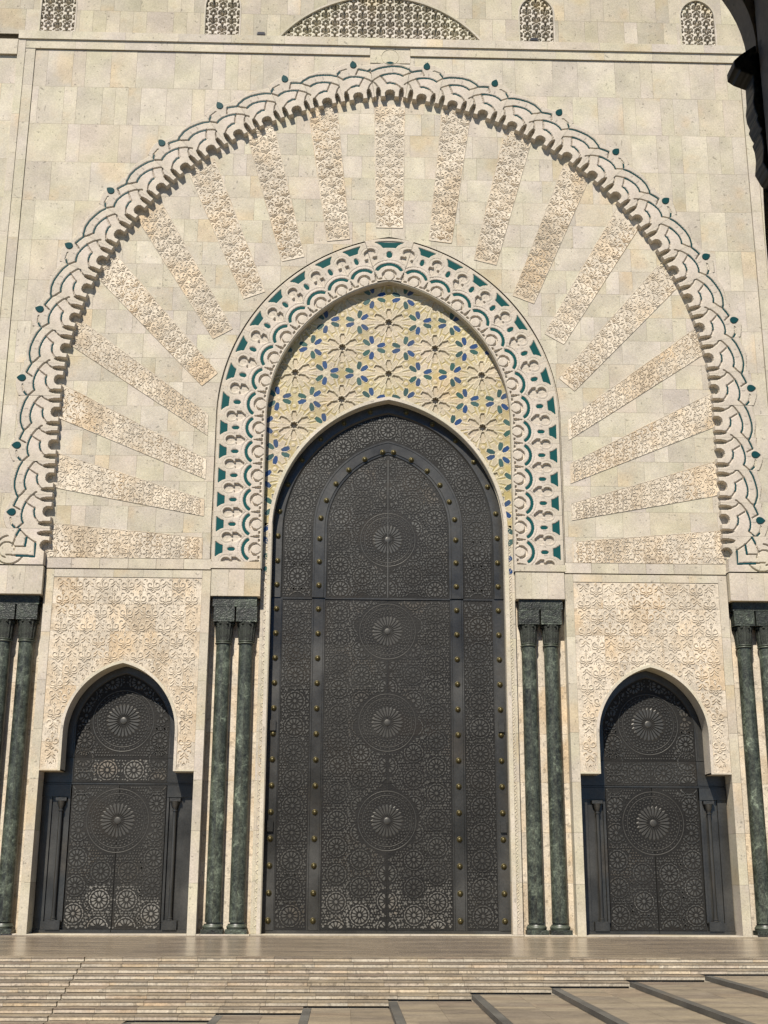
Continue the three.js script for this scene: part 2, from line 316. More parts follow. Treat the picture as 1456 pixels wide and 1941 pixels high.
// --- walls beside the frame (next bays)
for (const s of [-1, 1]) {
  const g = sub('flank_wall', portal), a = s < 0 ? -22 : 17.08, b = s < 0 ? -17.08 : 22;
  ashlar(g, 'stone_block', a, b, 15.6, 38.3, () => rr(0.9, 1.3), () => 1.93, 0.0, () => 1, LIME);
  lengthOfStone(g, a, b, 38.31, 39.1, -0.1, 0.13, true, 2.4);
}
// --- big interlaced arch band: modules shared between the two sides
const PB = 1.453, HB = PB / 2;
const bandMap = R => (u, v, h) => R ? [(R + v) * Math.sin(u / R), (R + v) * Math.cos(u / R) - R, h] : [u, v, h];
// strapwork of one module; +u runs towards the foot of the arch. [points] lists of wide (inlaid) and fine grooves
const arcU = (r, u0, u1, n = 7) => Array.from({ length: n + 1 }, (_, i) => { const u = u0 + (u1 - u0) * i / n; return [u, Math.sqrt(Math.max(0, r * r - u * u))]; });
const S1 = arcU(0.59, -0.14, 0.23, 4), S2 = [[-0.38, 0.96], [-0.2, 1.03], [0, 1.08], [0.22, 1.09], [0.38, 1.06], [0.5, 1.0]];
const WIDE = { even: [S1, S2, [[-0.71, 1.23], [-0.45, 1.36], [-0.19, 1.43], [0.15, 1.49], [0.45, 1.47], [0.7265, 1.37]]], odd: [S1, S2, [[-0.7265, 1.37], [-0.62, 1.3]], [[-0.6, 1.29], [-0.4, 1.38], [-0.22, 1.44]], [[0.56, 1.46], [0.7265, 1.30]]] };
const baseFine = [[[-0.14, 0.575], [-0.38, 0.96]], arcU(0.585, 0.23, 0.5, 4), [[-0.735, 0.69], [-0.58, 0.83], [-0.38, 0.96]], [[-0.735, 0.69], [-0.6, 0.56], [-0.515, 0.36]]];
const FINE = { even: [...baseFine, [[0.5, 1.0], [0.735, 1.17]], [[0.7265, 0.69], [0.62, 0.56]]], odd: [...baseFine, [[-0.735, 1.17], [-0.6, 1.29]], [[-0.22, 1.44], [-0.07, 1.18]], [[0.5, 1.0], [0.74, 1.23]], [[0.29, 1.52], [0.42, 1.5], [0.56, 1.46]]] };
function bandFn(odd, dir) {
  const W = WIDE[odd ? 'odd' : 'even'], F = FINE[odd ? 'odd' : 'even'];
  return (uu, v) => {
    const u = uu * dir, au = Math.abs(u), vo = odd ? 1.62 + 0.22 * Math.cos((u - 0.2) * PI / PB) ** 2 : 1.62 + 0.06 * Math.cos(u * 2 * PI / PB);
    if (v > vo + 0.03) return null;
    let h = 0.03; if (v > vo) h = -0.03;
    let thin = 1e9, thick = 1e9; for (const q of W) thick = Math.min(thick, polyD(u, v, q)); for (const q of F) thin = Math.min(thin, polyD(u, v, q));
    if (thin < 0.024) h = Math.min(h, -0.05); if (thick < 0.044) h = Math.min(h, -0.004);
    if (Math.hypot(u, v) < 0.225 || (v < 0 && au < 0.19)) h = ZT - 0.01;
    const t = (v + 0.16) / 0.54, w = t < 0 ? 0.13 : t < 1 ? 0.13 * Math.sqrt(1 - t) * (0.82 + 0.5 * t) : 0; if (Math.abs(au - 0.515) < w) h = ZT - 0.01;
    if (v < -0.135) h = ZT - 0.01;
    return [h, null];
  };
}
const bandGeo = {}, tealGeo = {};
function ribbonUV(list, map) {              // inlay strips lying in the wide grooves
  const p = []; for (const [pts, w, h] of list) for (let i = 0; i + 1 < pts.length; i++) {
    const f = k => { const a = pts[Math.max(0, k - 1)], b = pts[Math.min(pts.length - 1, k + 1)], l = Math.hypot(b[0] - a[0], b[1] - a[1]); return [-(b[1] - a[1]) / l * w, (b[0] - a[0]) / l * w]; };
    const n0 = f(i), n1 = f(i + 1), a = pts[i], b = pts[i + 1];
    const q = [map(a[0] + n0[0], a[1] + n0[1], h), map(a[0] - n0[0], a[1] - n0[1], h), map(b[0] - n1[0], b[1] - n1[1], h), map(b[0] + n1[0], b[1] + n1[1], h)];
    p.push(...q[0], ...q[1], ...q[2], ...q[0], ...q[2], ...q[3]);
  }
  return geo(p, null);
}
const arcPts = (r, a0, a1, n = 10, cy = 0) => Array.from({ length: n + 1 }, (_, i) => { const a = a0 + (a1 - a0) * i / n; return [r * Math.sin(a), cy + r * Math.cos(a)]; });
function bandGeos(odd, kind, dir) {
  const key = odd + kind + dir; if (!bandGeo[key]) {
    const R = kind === 'curve' ? 15.165 : kind === 'apex' ? 5.86 : 0, m = bandMap(R);
    bandGeo[key] = relief(-HB + 0.003, HB - 0.003, 64, -0.16, 1.92, 92, bandFn(odd, dir), m);
    tealGeo[key] = WIDE[odd ? 'odd' : 'even'].map(q => ribbonUV([[q.map(([u, v]) => [u * dir, v]), 0.033, 0.012]], m));
  }
  return [bandGeo[key], tealGeo[key]];
}
const bigArch = sub('interlaced_arch', portal);
for (let k = 1; k <= 20; k++) for (const s of k === 20 ? [1] : [1, -1]) {
  const odd = k % 2 === 1, S = 29.06 * k / 20 + 15.13, str = S < 21.5 && k < 20, kind = k === 20 ? 'apex' : str ? 'flat' : 'curve', [g, tg] = bandGeos(odd, kind, s);
  const place = m => {
    if (kind === 'apex') m.position.set(0, 36.654, 0.006);
    else if (str) { m.position.set(s * 14.007, S, 0); m.rotation.z = -s * PI / 2; }
    else { const th = (S - 21.533) / 15.165, a = s > 0 ? th : PI - th; m.position.set(-s * 1.158 + 15.165 * Math.cos(a), 21.533 + 15.165 * Math.sin(a), 0); m.rotation.z = a - PI / 2; }
  };
  place(part('voussoir', g, RELIEF, bigArch)); for (const q of tg) place(part('teal_inlay', q, TEAL2, bigArch));
}
const leafGeo = (() => { const s = new THREE.Shape(); s.moveTo(0, 0.24); s.quadraticCurveTo(0.2, 0.06, 0.13, -0.12); s.quadraticCurveTo(0.05, -0.22, 0, -0.2); s.quadraticCurveTo(-0.05, -0.22, -0.13, -0.12); s.quadraticCurveTo(-0.2, 0.06, 0, 0.24); const g = new THREE.ExtrudeGeometry(s, { depth: 0.02, bevelEnabled: true, bevelSize: 0.015, bevelThickness: 0.012, bevelSegments: 1, curveSegments: 5 }); return uvPlanar(g); })();
[[1.70, 38.16], [4.83, 37.34], [7.75, 35.87], [10.27, 33.89], [12.4, 31.44], [14.04, 28.7], [15.07, 25.65], [15.58, 22.47], [15.54, 19.45], [15.51, 16.55]].forEach(([x, y]) => {
  for (const s of [-1, 1]) { const m = part('leaf_inlay', leafGeo, TEAL2, bigArch); const a = y > 21.5 ? Math.atan2(y - 21.5, x + 1.158) : 0; m.position.set(s * x, y, 0.032); m.rotation.z = s > 0 ? a - PI / 2 : PI / 2 - a; m.scale.set(0.95, 0.82, 1); }
});
// feet of the big arch: stepped strapwork and a rolled circle
for (const s of [-1, 1]) {
  const strokes = [[[14.44, 15.26], [14.43, 14.68], [15.2, 14.71]], [[14.81, 15.5], [14.85, 15.09]], [[15.28, 16.14], [15.11, 15.84], [15.24, 15.55]]];
  const thin = [[[14.81, 15.5], [15.1, 15.8]], [[14.44, 15.26], [14.81, 15.5]], [[14.85, 15.09], [15.36, 15.09]], [[15.2, 14.71], [15.57, 14.74]], [[15.24, 15.55], [15.36, 15.09]]];
  const fn = (x, y) => {
    let h = 0.03, t = 1e9, k = 1e9; const v = x - 14.007; if (y < 14.345) return null;
    if (x < 14.03 && y < 15.0 || v < -0.135) return [ZT - 0.01, null];
    for (const q of strokes) k = Math.min(k, polyD(x, y, q)); for (const q of thin) t = Math.min(t, polyD(x, y, q));
    const r = Math.hypot(x - 15.45, y - 14.95), r2 = Math.hypot(x - 15.58, y - 14.95); if (y < 14.72 || x > 15.55) t = Math.min(t, Math.abs(r - 0.6)); if (y > 14.9 || x > 15.6) t = Math.min(t, Math.abs(r2 - 0.32));
    if (k < 0.055) h = 0.0; if (t < 0.024) h = -0.05;
    const q = (v + 0.16) / 0.54, w = q < 0 ? 0.13 : q < 1 ? 0.13 * Math.sqrt(1 - q) * (0.82 + 0.5 * q) : 0; if (Math.abs(Math.abs(y - 15.13) - 0.515) < w && y > 14.9 || Math.hypot(v, y - 15.13) < 0.225) h = ZT - 0.01;
    return [h, null];
  };
  part('foot_stone', relief(13.85, 16.03, 98, 14.345, 15.853, 68, fn, (u, v, h) => [s * u, v, h]), RELIEF, bigArch);
  const l = strokes.map(q => [q, 0.044, 0.011]); for (const q of l) part('teal_inlay', ribbonUV([q], (u, v, h) => [s * u, v, h + 0.001]), TEAL2, bigArch);
}

// --- tympanum field and its rays
const tymp = sub('tympanum', portal);
ashlar(tymp, 'stone_block', -14.6, 14.6, 14.72, 37.0, () => pick([0.6, 1.15, 1.15, 1.7]), r => 1.11, ZT, (x, y) => Math.min(0.5 - BIG.d(x, y), INN.d(x, y) - 2.085), LIME);
for (const s of [-1, 1]) {                  // plain course under the rays, over the carved panels
  let x = 7.29; for (const e of [8.4, 9.53, 10.67, 11.83, 12.98, 13.995]) { const [a, b] = s > 0 ? [x, e] : [-e, -x]; part('course_block', box(a + 0.006, b - 0.006, 14.285, 14.71, ZT - 0.1, ZT + 0.01, RND(), RND()), pick(LIME), tymp); x = e; }
}
const RAYS = [[[0.7, 36.3], [-0.7, 36.3], [-0.6, 30.0], [0.6, 30.0]]];
const lane = (o, i, wo, wi) => { const dx = o[0] - i[0], dy = o[1] - i[1], l = Math.hypot(dx, dy), nx = -dy / l, ny = dx / l; return [[o[0] - nx * wo, o[1] - ny * wo], [o[0] + nx * wo, o[1] + ny * wo], [i[0] + nx * wi, i[1] + ny * wi], [i[0] - nx * wi, i[1] - ny * wi]]; };
const halfRays = [lane([3.1, 36.25], [2.26, 29.35], 0.67, 0.51), lane([5.98, 35.2], [4.25, 28.38], 0.66, 0.51), lane([8.55, 33.15], [5.9, 26.6], 0.66, 0.5), lane([10.75, 30.75], [7.2, 24.75], 0.66, 0.48), lane([12.45, 27.95], [7.67, 22.63], 0.66, 0.44),
  [[13.7, 24.12], [13.62, 25.5], [7.67, 21.04], [7.67, 20.1]], [[14.0, 20.8], [14.0, 22.36], [7.67, 19.04], [7.67, 18.16]], [[14.0, 17.73], [14.0, 19.25], [7.67, 17.28], [7.67, 16.55]], [[13.98, 14.73], [13.98, 16.18], [7.67, 15.62], [7.67, 14.73]]];
for (const q of halfRays) { RAYS.push(q); RAYS.push(q.map(([x, y]) => [-x, y])); }
RAYS.forEach((q, ri) => {
  const [oa, ob, ib, ia] = q, len = Math.hypot((oa[0] + ob[0] - ia[0] - ib[0]) / 2, (oa[1] + ob[1] - ia[1] - ib[1]) / 2), z = ZT + 0.012;
  // (s, t): s across -1..1, t along 0..1 from inner to outer
  const at = (s, t) => { const a = [ia[0] + (oa[0] - ia[0]) * t, ia[1] + (oa[1] - ia[1]) * t], b = [ib[0] + (ob[0] - ib[0]) * t, ib[1] + (ob[1] - ib[1]) * t], w = (s + 1) / 2; return [a[0] + (b[0] - a[0]) * w, a[1] + (b[1] - a[1]) * w]; };
  const p = [], u = []; const N = 6, ox = RND(), oy = RND(); for (let i = 0; i < N; i++) for (const [a, b] of [[0, 0], [1, 0], [1, 1], [0, 0], [1, 1], [0, 1]]) { const v = at(a * 2 - 1, (i + b) / N); p.push(v[0], v[1], z); u.push(v[0] / UVM + ox, v[1] / UVM + oy); }
  const ray = sub('carved_ray', tymp); part('ray_ground', geo(p, u), pick(CARVED), ray);
  const C = new Carver(), wid = t => Math.hypot(...[0, 1].map(k => at(1, t)[k] - at(-1, t)[k])) / 2; let d = 0.3, n = 0;
  while (d < len) {
    const t = d / len, w = wid(t), sc = w * 1.42;
    for (const c of [-1, 0, 1]) {
      const put = (x, y) => at(clamp(c * 0.655 + x * sc / w, -0.97, 0.97), t + y * sc / len), A = (n + c) % 2 === 0;
      for (const st of A ? MOTIF_A : MOTIF_B) C.stroke(st, 0.026 / sc, 0.029, put, z);
    }
    d += w * 0.79; n++;
  }
  for (const [i, o] of [[ia, oa], [ib, ob]]) C.stroke([0.005, 0.25, 0.5, 0.75, 1].map(t => [i[0] + (o[0] - i[0]) * t, i[1] + (o[1] - i[1]) * t]), 0.016, 0.014, (x, y) => [x, y], z);
  C.stroke([0, 0.5, 1].map(t => [ia[0] + (ib[0] - ia[0]) * t, ia[1] + (ib[1] - ia[1]) * t]), 0.016, 0.014, (x, y) => [x, y], z);
  part('carving', C.geo(), pick(CARVED), ray);
});
// --- inner arch band
const PI_ = 1.06, HI = PI_ / 2;
function innFn(u, v) {
  const au = Math.abs(u), r = Math.hypot(u, v - 0.2), ang = Math.abs(Math.atan2(u, v - 0.2)); let h = 0;
  if (v > 1.935) return [-0.12, null];
  if (r > 0.2 && r < 0.285 && v > 0.16) h = -0.1;
  if (r > 0.2 && r < 0.235 && v <= 0.16 && v > 0.02) h = -0.05;
  if (au > 0.3 && au < 0.43 && v > 0.06 && v < 0.115) h = -0.08;
  if (HI - au < 0.07 * (1 - (v - 0.08) / 0.34) && v > 0.08 && v < 0.42) h = -0.09;
  if (Math.abs(r - 0.52) < 0.065 && ang < 1.0) h = Math.min(h, -0.04);
  if (Math.abs(r - 0.70) < 0.012) h = Math.min(h, -0.025);
  const b = HI - au, head = Math.hypot(b, v - 1.36);
  if (head < 0.175) h = -0.1;
  if (v > 0.78 && v < 1.24) { const w = v > 1.12 ? 0.09 : v > 0.98 ? 0.2 : 0.2 * (v - 0.74) / 0.24; if (b < w) h = -0.1; }
  if (Math.abs(head - 0.27) < 0.01 && v > 1.2) h = Math.min(h, -0.02);
  const dr = Math.hypot(u / 0.085, (v - 1.17) / 0.15); if (dr < 1) h = -0.04;
  if (v > 1.5 && v < 1.80) { const w = 0.17 + 0.17 * Math.pow((v - 1.5) / 0.3, 1.6); if (au < w) h = -0.04; }
  return [h, null];
}
const innGeo = {};
function innGeos(kind) {
  if (!innGeo[kind]) {
    const R = kind === 'curve' ? 6.57 : kind === 'apex' ? 1.886 : 0, m0 = bandMap(R), m = (u, v, h) => m0(u, v * 1.05, h);
    const g = relief(-HI + 0.002, HI - 0.002, 48, 0, 1.98, 92, innFn, m);
    const q = pts => { const p = [], c = m(pts.reduce((a, b) => a + b[0], 0) / pts.length, pts.reduce((a, b) => a + b[1], 0) / pts.length, -0.022); for (let i = 0; i < pts.length; i++) { const a = pts[i], b = pts[(i + 1) % pts.length]; p.push(...c, ...m(a[0], a[1], -0.022), ...m(b[0], b[1], -0.022)); } return geo(p, null); };
    const trap = []; for (let i = 0; i <= 5; i++) { const v = 1.505 + 0.29 * i / 5; trap.push([0.165 + 0.165 * Math.pow((v - 1.5) / 0.3, 1.6), v]); } const trap2 = [...trap, ...trap.map(([x, y]) => [-x, y]).reverse()];
    const drop = Array.from({ length: 12 }, (_, i) => [0.082 * Math.sin(i / 6 * PI) * (i === 0 || i === 6 ? 0.3 : 1), 1.17 + 0.148 * Math.cos(i / 6 * PI)]);
    const arc = ribbonUV([[arcPts(0.52, -0.98, 0.98, 12, 0.2), 0.06, -0.022]], m);
    innGeo[kind] = [g, q(trap2), q(drop), arc];
  }
  return innGeo[kind];
}
const inner = sub('inner_arch', portal);
for (let k = 0; k <= 14; k++) for (const s of k === 14 ? [1] : [1, -1]) {
  const S = 15.15 + k * 14.85 / 14, str = S < 20.9, kind = k === 14 ? 'apex' : str ? 'flat' : 'curve', G = innGeos(kind);
  const th = (S - 21.0) / 6.57;
  const place = m => {
    if (kind === 'apex') m.position.set(0, 27.438, ZT + 0.03);
    else if (str) { m.position.set(s * 5.26, S, ZT + 0.022); m.rotation.z = -s * PI / 2; }
    else { const a = s > 0 ? th : PI - th; m.position.set(-s * 1.31 + 6.57 * Math.cos(a), 21.0 + 6.57 * Math.sin(a), ZT + 0.022); m.rotation.z = a - PI / 2; }
  };
  place(part('arch_module', G[0], RELIEF, inner)); place(part('teal_border_tile', G[1], TEAL, inner)); place(part('teal_drop_tile', G[2], TEAL, inner)); place(part('teal_arc_tile', G[3], TEAL, inner));
}
for (const s of [-1, 1]) part('foot_stone', box(...(s > 0 ? [5.26, 7.34] : [-7.34, -5.26]), 14.34, 14.62, ZT - 0.2, ZT + 0.02), LIME[0], inner);
part('arch_soffit', sweepArch(INN, 14.34, [[0.004, ZT - 0.12], [0, ZT + 0.012], [-0.05, ZT - 0.02], [-0.05, ZJ - 0.05]]), LIME[3], inner);

// --- mosaic between inner arch and door arch
const mosaic = sub('mosaic_panel', portal);
{
  const SX = 2.025, SY = 1.21, OY = 23.165, WH = [0.60, 0.545, 0.41], YE = [0.45, 0.375, 0.165], YE2 = [0.48, 0.415, 0.235], PK = [0.54, 0.475, 0.345];
  const inside = (x, y) => Math.min(-INN.d(x, y) + 0.1, DOOR.d(x, y) - 0.12);
  const petalD = (a, b, a0, a1, w, tip) => { const c = (a0 + a1) / 2, hl = (a1 - a0) / 2, da = Math.abs(a - c) - hl, ww = a > c ? w * clamp(1 - (tip ? (a - c) / hl * 0.35 : 0), 0, 1) : w * clamp(0.45 + 0.55 * (a - a0) / hl, 0, 1); return Math.max(da, Math.abs(b) - ww); };
  const nm = fbm(301, 40, 2);
  const fn = (x, y) => {
    if (inside(x, y) < -0.06) return null;
    let best = [1e9]; const j0 = Math.round((y - OY) / SY);
    for (let j = j0 - 1; j <= j0 + 1; j++) { const off = ((j % 2) + 2) % 2, i = Math.round((x / SX - off) / 2) * 2 + off, dx = x - i * SX, dy = y - OY - j * SY, d = dx * dx + dy * dy * 1.0; if (d < best[0]) best = [d, dx, dy]; }
    let h = 0, col = nm(x / 12, y / 12) > 0.53 ? YE : YE2, line = 1e9, hit = false;
    { const [, dx, dy] = best, r = Math.hypot(dx, dy), th = Math.atan2(dy, dx), k = Math.round(th / (PI / 6)), d = th - k * PI / 6, a = r * Math.cos(d), b = r * Math.sin(d), kk = ((k % 12) + 12) % 12;
      if (r < 0.125 + 0.03 * Math.cos(8 * th)) return [-0.18, [0.2, 0.16, 0.12]];  // hole floor coloured dark: the shade of its depth put into the colour
      const deep = kk === 3 || kk === 1 || kk === 5 || kk === 7 || kk === 11 || kk === 9, pd = petalD(a, b, 0.19, kk === 3 || kk === 9 ? 0.66 : kk === 0 || kk === 6 ? 0.78 : 0.7, deep ? 0.125 : 0.075, true);
      if (pd < 0) { hit = true; col = PK; h = deep ? (pd < -0.012 ? -0.04 : 0) : 0.012; if (!deep && pd > -0.012) h = 0; } line = Math.min(line, Math.abs(pd - 0.012)); if (r < 0.2) { col = WH; h = 0.012; }
            if (kk % 2 === 0 || true) { const kd = Math.hypot(a - 0.88, b) - 0.065; if (kd < 0) { hit = true; col = PK; h = kd < -0.018 ? 0.02 : 0.0; } line = Math.min(line, Math.abs(kd)); const e = Math.abs(Math.abs(b) - 0.13 - (a - 0.55) * 0.25); if (a > 0.5 && a < 0.95 && !hit) line = Math.min(line, e); } }
    // flowers beside each star
    for (let j = j0 - 1; j <= j0 + 1; j++) { const off = ((j % 2) + 2) % 2, i0 = Math.round((x / SX - off) / 2) * 2 + off; for (const i of [i0 - 2, i0, i0 + 2]) for (const s of [-1, 1]) {
      const dx = (x - i * SX - s * 1.345) * -s, dy = y - OY - j * SY, r = Math.hypot(dx, dy); if (r > 0.62) continue;
      const th = Math.atan2(dy, dx), st = 2 * PI / 9, k = Math.round(th / st), d = th - k * st, a = r * Math.cos(d), b = r * Math.sin(d);
      const pd = petalD(a, b, 0.19, 0.56, 0.105, true);
      if (pd < 0.03) { line = Math.abs(pd - 0.018); hit = pd < 0; if (pd < 0) { const kk = ((k % 9) + 9) % 9; col = kk % 3 === 0 ? PK : [0.3, 0.3, 0.3]; h = kk % 3 === 0 ? 0.014 : -0.012; } }
      if (r < 0.19) { col = WH; h = r < 0.07 ? 0.02 : 0.01; hit = true; line = 1; } } }
    if (line < 0.02) { col = WH; h = 0.018; }
    return [h, col];
  };
  part('mosaic_relief', relief(-5.42, 5.42, 492, 15.8, 27.5, 530, fn, (u, v, h) => [u, v, ZJ + h]), MOSAIC, mosaic);
  part('mosaic_bed', cutFace(-5.5, 5.5, 15, 27.6, ZJ - 0.17, (x, y) => Math.min(0.15 - INN.d(x, y), DOOR.d(x, y) + 0.02), 44, 50), LIME[3], mosaic);
  const hex = (() => { const s = new THREE.Shape(); s.moveTo(-0.155, 0.02); s.lineTo(-0.11, 0.07); s.lineTo(0.1, 0.082); s.lineTo(0.15, 0.035); s.lineTo(0.15, -0.035); s.lineTo(0.1, -0.082); s.lineTo(-0.11, -0.07); s.lineTo(-0.155, -0.02); return uvPlanar(new THREE.ExtrudeGeometry(s, { depth: 0.02, bevelEnabled: true, bevelSize: 0.004, bevelThickness: 0.006, bevelSegments: 1 })); })();
  for (let j = -7; j <= 4; j++) for (let i = -3; i <= 3; i++) { if ((i + j) % 2) continue; for (const s of [-1, 1]) for (const k of [1, 2, 4, 5, 7, 8]) {
    const a = k * 2 * PI / 9, lx = 0.375 * Math.cos(a), ly = 0.375 * Math.sin(a), x = i * SX + s * 1.345 - s * lx, y = OY + j * SY + ly;
    if (inside(x, y) < 0.02) continue; const green = [1, 5, 8].includes(k) ? s > 0 : s < 0;
    const m = part(green ? 'green_tile' : 'blue_tile', hex, pick(green ? GREEN : BLUE), mosaic); m.position.set(x, y, ZJ - 0.012); m.rotation.z = s > 0 ? PI - a : a; m.scale.set(1.1, 1.28, 1);
  } }
}
part('door_arch_rim', sweepArch(DOOR, 0.08, [[0.17, ZJ - 0.02], [0.16, ZJ + 0.04], [0.02, ZJ + 0.04], [0, ZJ + 0.02], [0, ZD - 0.1]].map(([v, z]) => [v, z])), LIME[5], portal);
// --- braided jambs at the main door
for (const s of [-1, 1]) {
  const X = (a, b) => s > 0 ? [a, b] : [-b, -a], jm = sub('braided_jamb', portal);
  let y = 0.08; while (y < 15.9) { const ny = Math.min(16.4, y + 1.92); part('jamb_block', box(...X(4.836, 5.245), y + 0.004, ny - 0.004, ZD - 0.1, ZJ, RND(), RND()), pick(LIME), jm); y = ny; }
  const C = new Carver(); y = 0.25; let k = 0; while (y < 16.2) { const e = k % 2 ? 1 : -1; C.stroke([[5.02 + 0.05 * s * e - 0.05, y], [5.02 + 0.05 * e * s + 0.05, y + 0.12]].map(([a, b]) => [a, b]), 0.022, 0.022, (a, b) => [s * a, b], ZJ); C.stroke([[4.95, y + 0.1], [5.1, y + 0.22]].map(([a, b]) => [e > 0 ? a : 10.05 - a, b]), 0.026, 0.026, (a, b) => [s * a, b], ZJ); y += 0.17; k++; }
  for (const v of [4.905, 5.135]) C.stroke([[v, 0.12], [v, 4], [v, 8], [v, 12], [v, 16.1]], 0.012, 0.014, (a, b) => [s * a, b], ZJ);
  part('braid_carving', C.geo(), LIME[5], jm);
}
// --- inner piers over the columns, niches behind the columns
for (const s of [-1, 1]) {
  const X = (a, b) => s > 0 ? [a, b] : [-b, -a], pr = sub('inner_pier', portal), op = sub('outer_pier', portal);
  let x = 5.24; for (const e of [5.9, 6.55, 7.255]) { part('pier_block', box(...X(x + 0.003, e - 0.003), 13.18, 14.285, -1.2, ZT + 0.02, RND(), RND()), pick(LIME), pr); x = e; }
  x = 14.03; for (const e of [14.75, 15.45, 16.1]) { part('pier_block', box(...X(x + 0.003, e - 0.003), 13.13, 14.29, -1.2, 0.03, RND(), RND()), pick(LIME), op); x = e; }
  part('pier_block', box(...X(16.103, 22), 0.05, 15.59, -1.2, 0.02), LIME[1], op);
  for (const [g, a, b] of [[pr, 5.246, 7.268], [op, 14.006, 16.1]]) { let y = 0.06; while (y < 13) { const ny = Math.min(13.13, y + 1.92); part('niche_block', box(...X(a, b), y + 0.004, ny - 0.004, ZN - 0.35, ZN, RND(), RND()), pick(CARVED), g); y = ny; } part('plinth_sill', box(...X(a - 0.0, b - 0.002), 0.0, 0.08, ZN - 0.3, ZT - 0.02), LIME[0], g); }
  // abacus slabs across each pair of columns
  for (const [cx, zf, p] of [[6.265, ZT - 0.08, pr], [15.06, ZT + 0.02, op]]) {
    const ab = merge([box(s * cx - 0.895, s * cx + 0.895, 12.765, 13.175 - (p === op ? 0.05 : 0), ZN + 0.02, zf), box(s * cx - 0.83, s * cx + 0.83, 12.83, 13.02, zf, zf + 0.012)]); part('abacus', ab, MARBLE_CARVED, p);
  }
}
// --- side bays: wall with carved panel, arched and corbelled doorway
for (const s of [-1, 1]) {
  const bay = sub('side_bay', portal), cx = s * 10.63, opening = (x, y) => y < 6.15 ? Math.max(Math.abs(x - cx) - 3.015) : Math.max(SIDE.d(x - cx, y));
  const plain = (x, y) => Math.max(Math.abs(x - cx) - 3.0, y - 13.9);
  // plain borders
  for (const e of [-1, 1]) { const a = cx + e * 3.015, b = e * s > 0 ? s * 13.995 : s * 7.275, lo = Math.min(a, b), hi = Math.max(a, b); let y = 0; while (y < 14.2) { const ny = y + 1.94 > 13.5 ? 14.239 : y + 1.94; part('jamb_block', box(lo, hi, y + 0.004, ny - 0.004, -1.35, ZT, RND(), RND()), pick(LIME), bay); y = ny; } }
  for (let i = 0; i < 5; i++) part('lintel_block', box(cx - 3.011 + i * 1.2044 + 0.003, cx - 3.011 + (i + 1) * 1.2044 - 0.003, 13.92, 14.235, ZT - 0.3, ZT, RND(), RND()), pick(LIME), bay);
  // carved panel: stones 1.0 m square cut by the arch
  const f = (x, y) => Math.min(SIDE.d(x - cx, y) - 0.11, y - 6.2), z = ZT - 0.022;
  const panel = sub('carved_panel', bay);
  ashlar(panel, 'panel_stone', cx - 3.01, cx + 3.01, 6.17, 13.91, () => 1.204, () => 1.105, z, (x, y) => SIDE.d(x - cx, y) - 0.09, CARVED, true);
  const C = new Carver(), DX = 0.52, DY = 0.575;
  for (let j = 0; j < 14; j++) for (let i = -6; i <= 6; i++) {
    const x = cx + i * DX, y = 13.6 - j * DY, A = ((i + j) % 2 + 2) % 2 === 0; if (Math.abs(x - cx) > 2.85 || y < 6.2) continue;
    const put = (a, b) => [x + a * 1.1, y + b * 1.1];
    for (const st of A ? MOTIF_A : MOTIF_B) { if (st.every(([a, b]) => { const q = put(a, b); return f(q[0], q[1]) > 0.03 && Math.abs(q[0] - cx) < 2.97; })) C.stroke(st, 0.028, 0.028, put, z); }
  }
  part('carving', C.geo(), CARVED[1], panel);
  part('arch_rim', sweepArch(SIDE, 6.15, [[0.12, z - 0.02], [0.11, ZT + 0.015], [0.0, ZT + 0.015], [0, -1.24]], 28, cx), LIME[5], bay);
  for (const e of [-1, 1]) { const a = cx + e * 2.2, b = cx + e * 3.013, lo = Math.min(a, b), hi = Math.max(a, b); part('corbel_stone', box(lo, hi, 6.15, 6.21, -1.2, ZT + 0.012), LIME[5], bay); }
  part('threshold', box(cx - 3.01, cx + 3.01, 0, 0.07, -1.3, ZT + 0.02), LIME[6], bay);
}
part('threshold', box(-5.24, 5.24, 0, 0.075, -1.4, ZJ + 0.06), LIME[6], portal);
part('plinth_course', box(-22, 22, 0, 0.03, -1.2, 0.1), PAVE[3], portal);
part('wall_core', box(-22, 22, 0.2, 39.4, -2.4, -1.45), JOINT, portal);

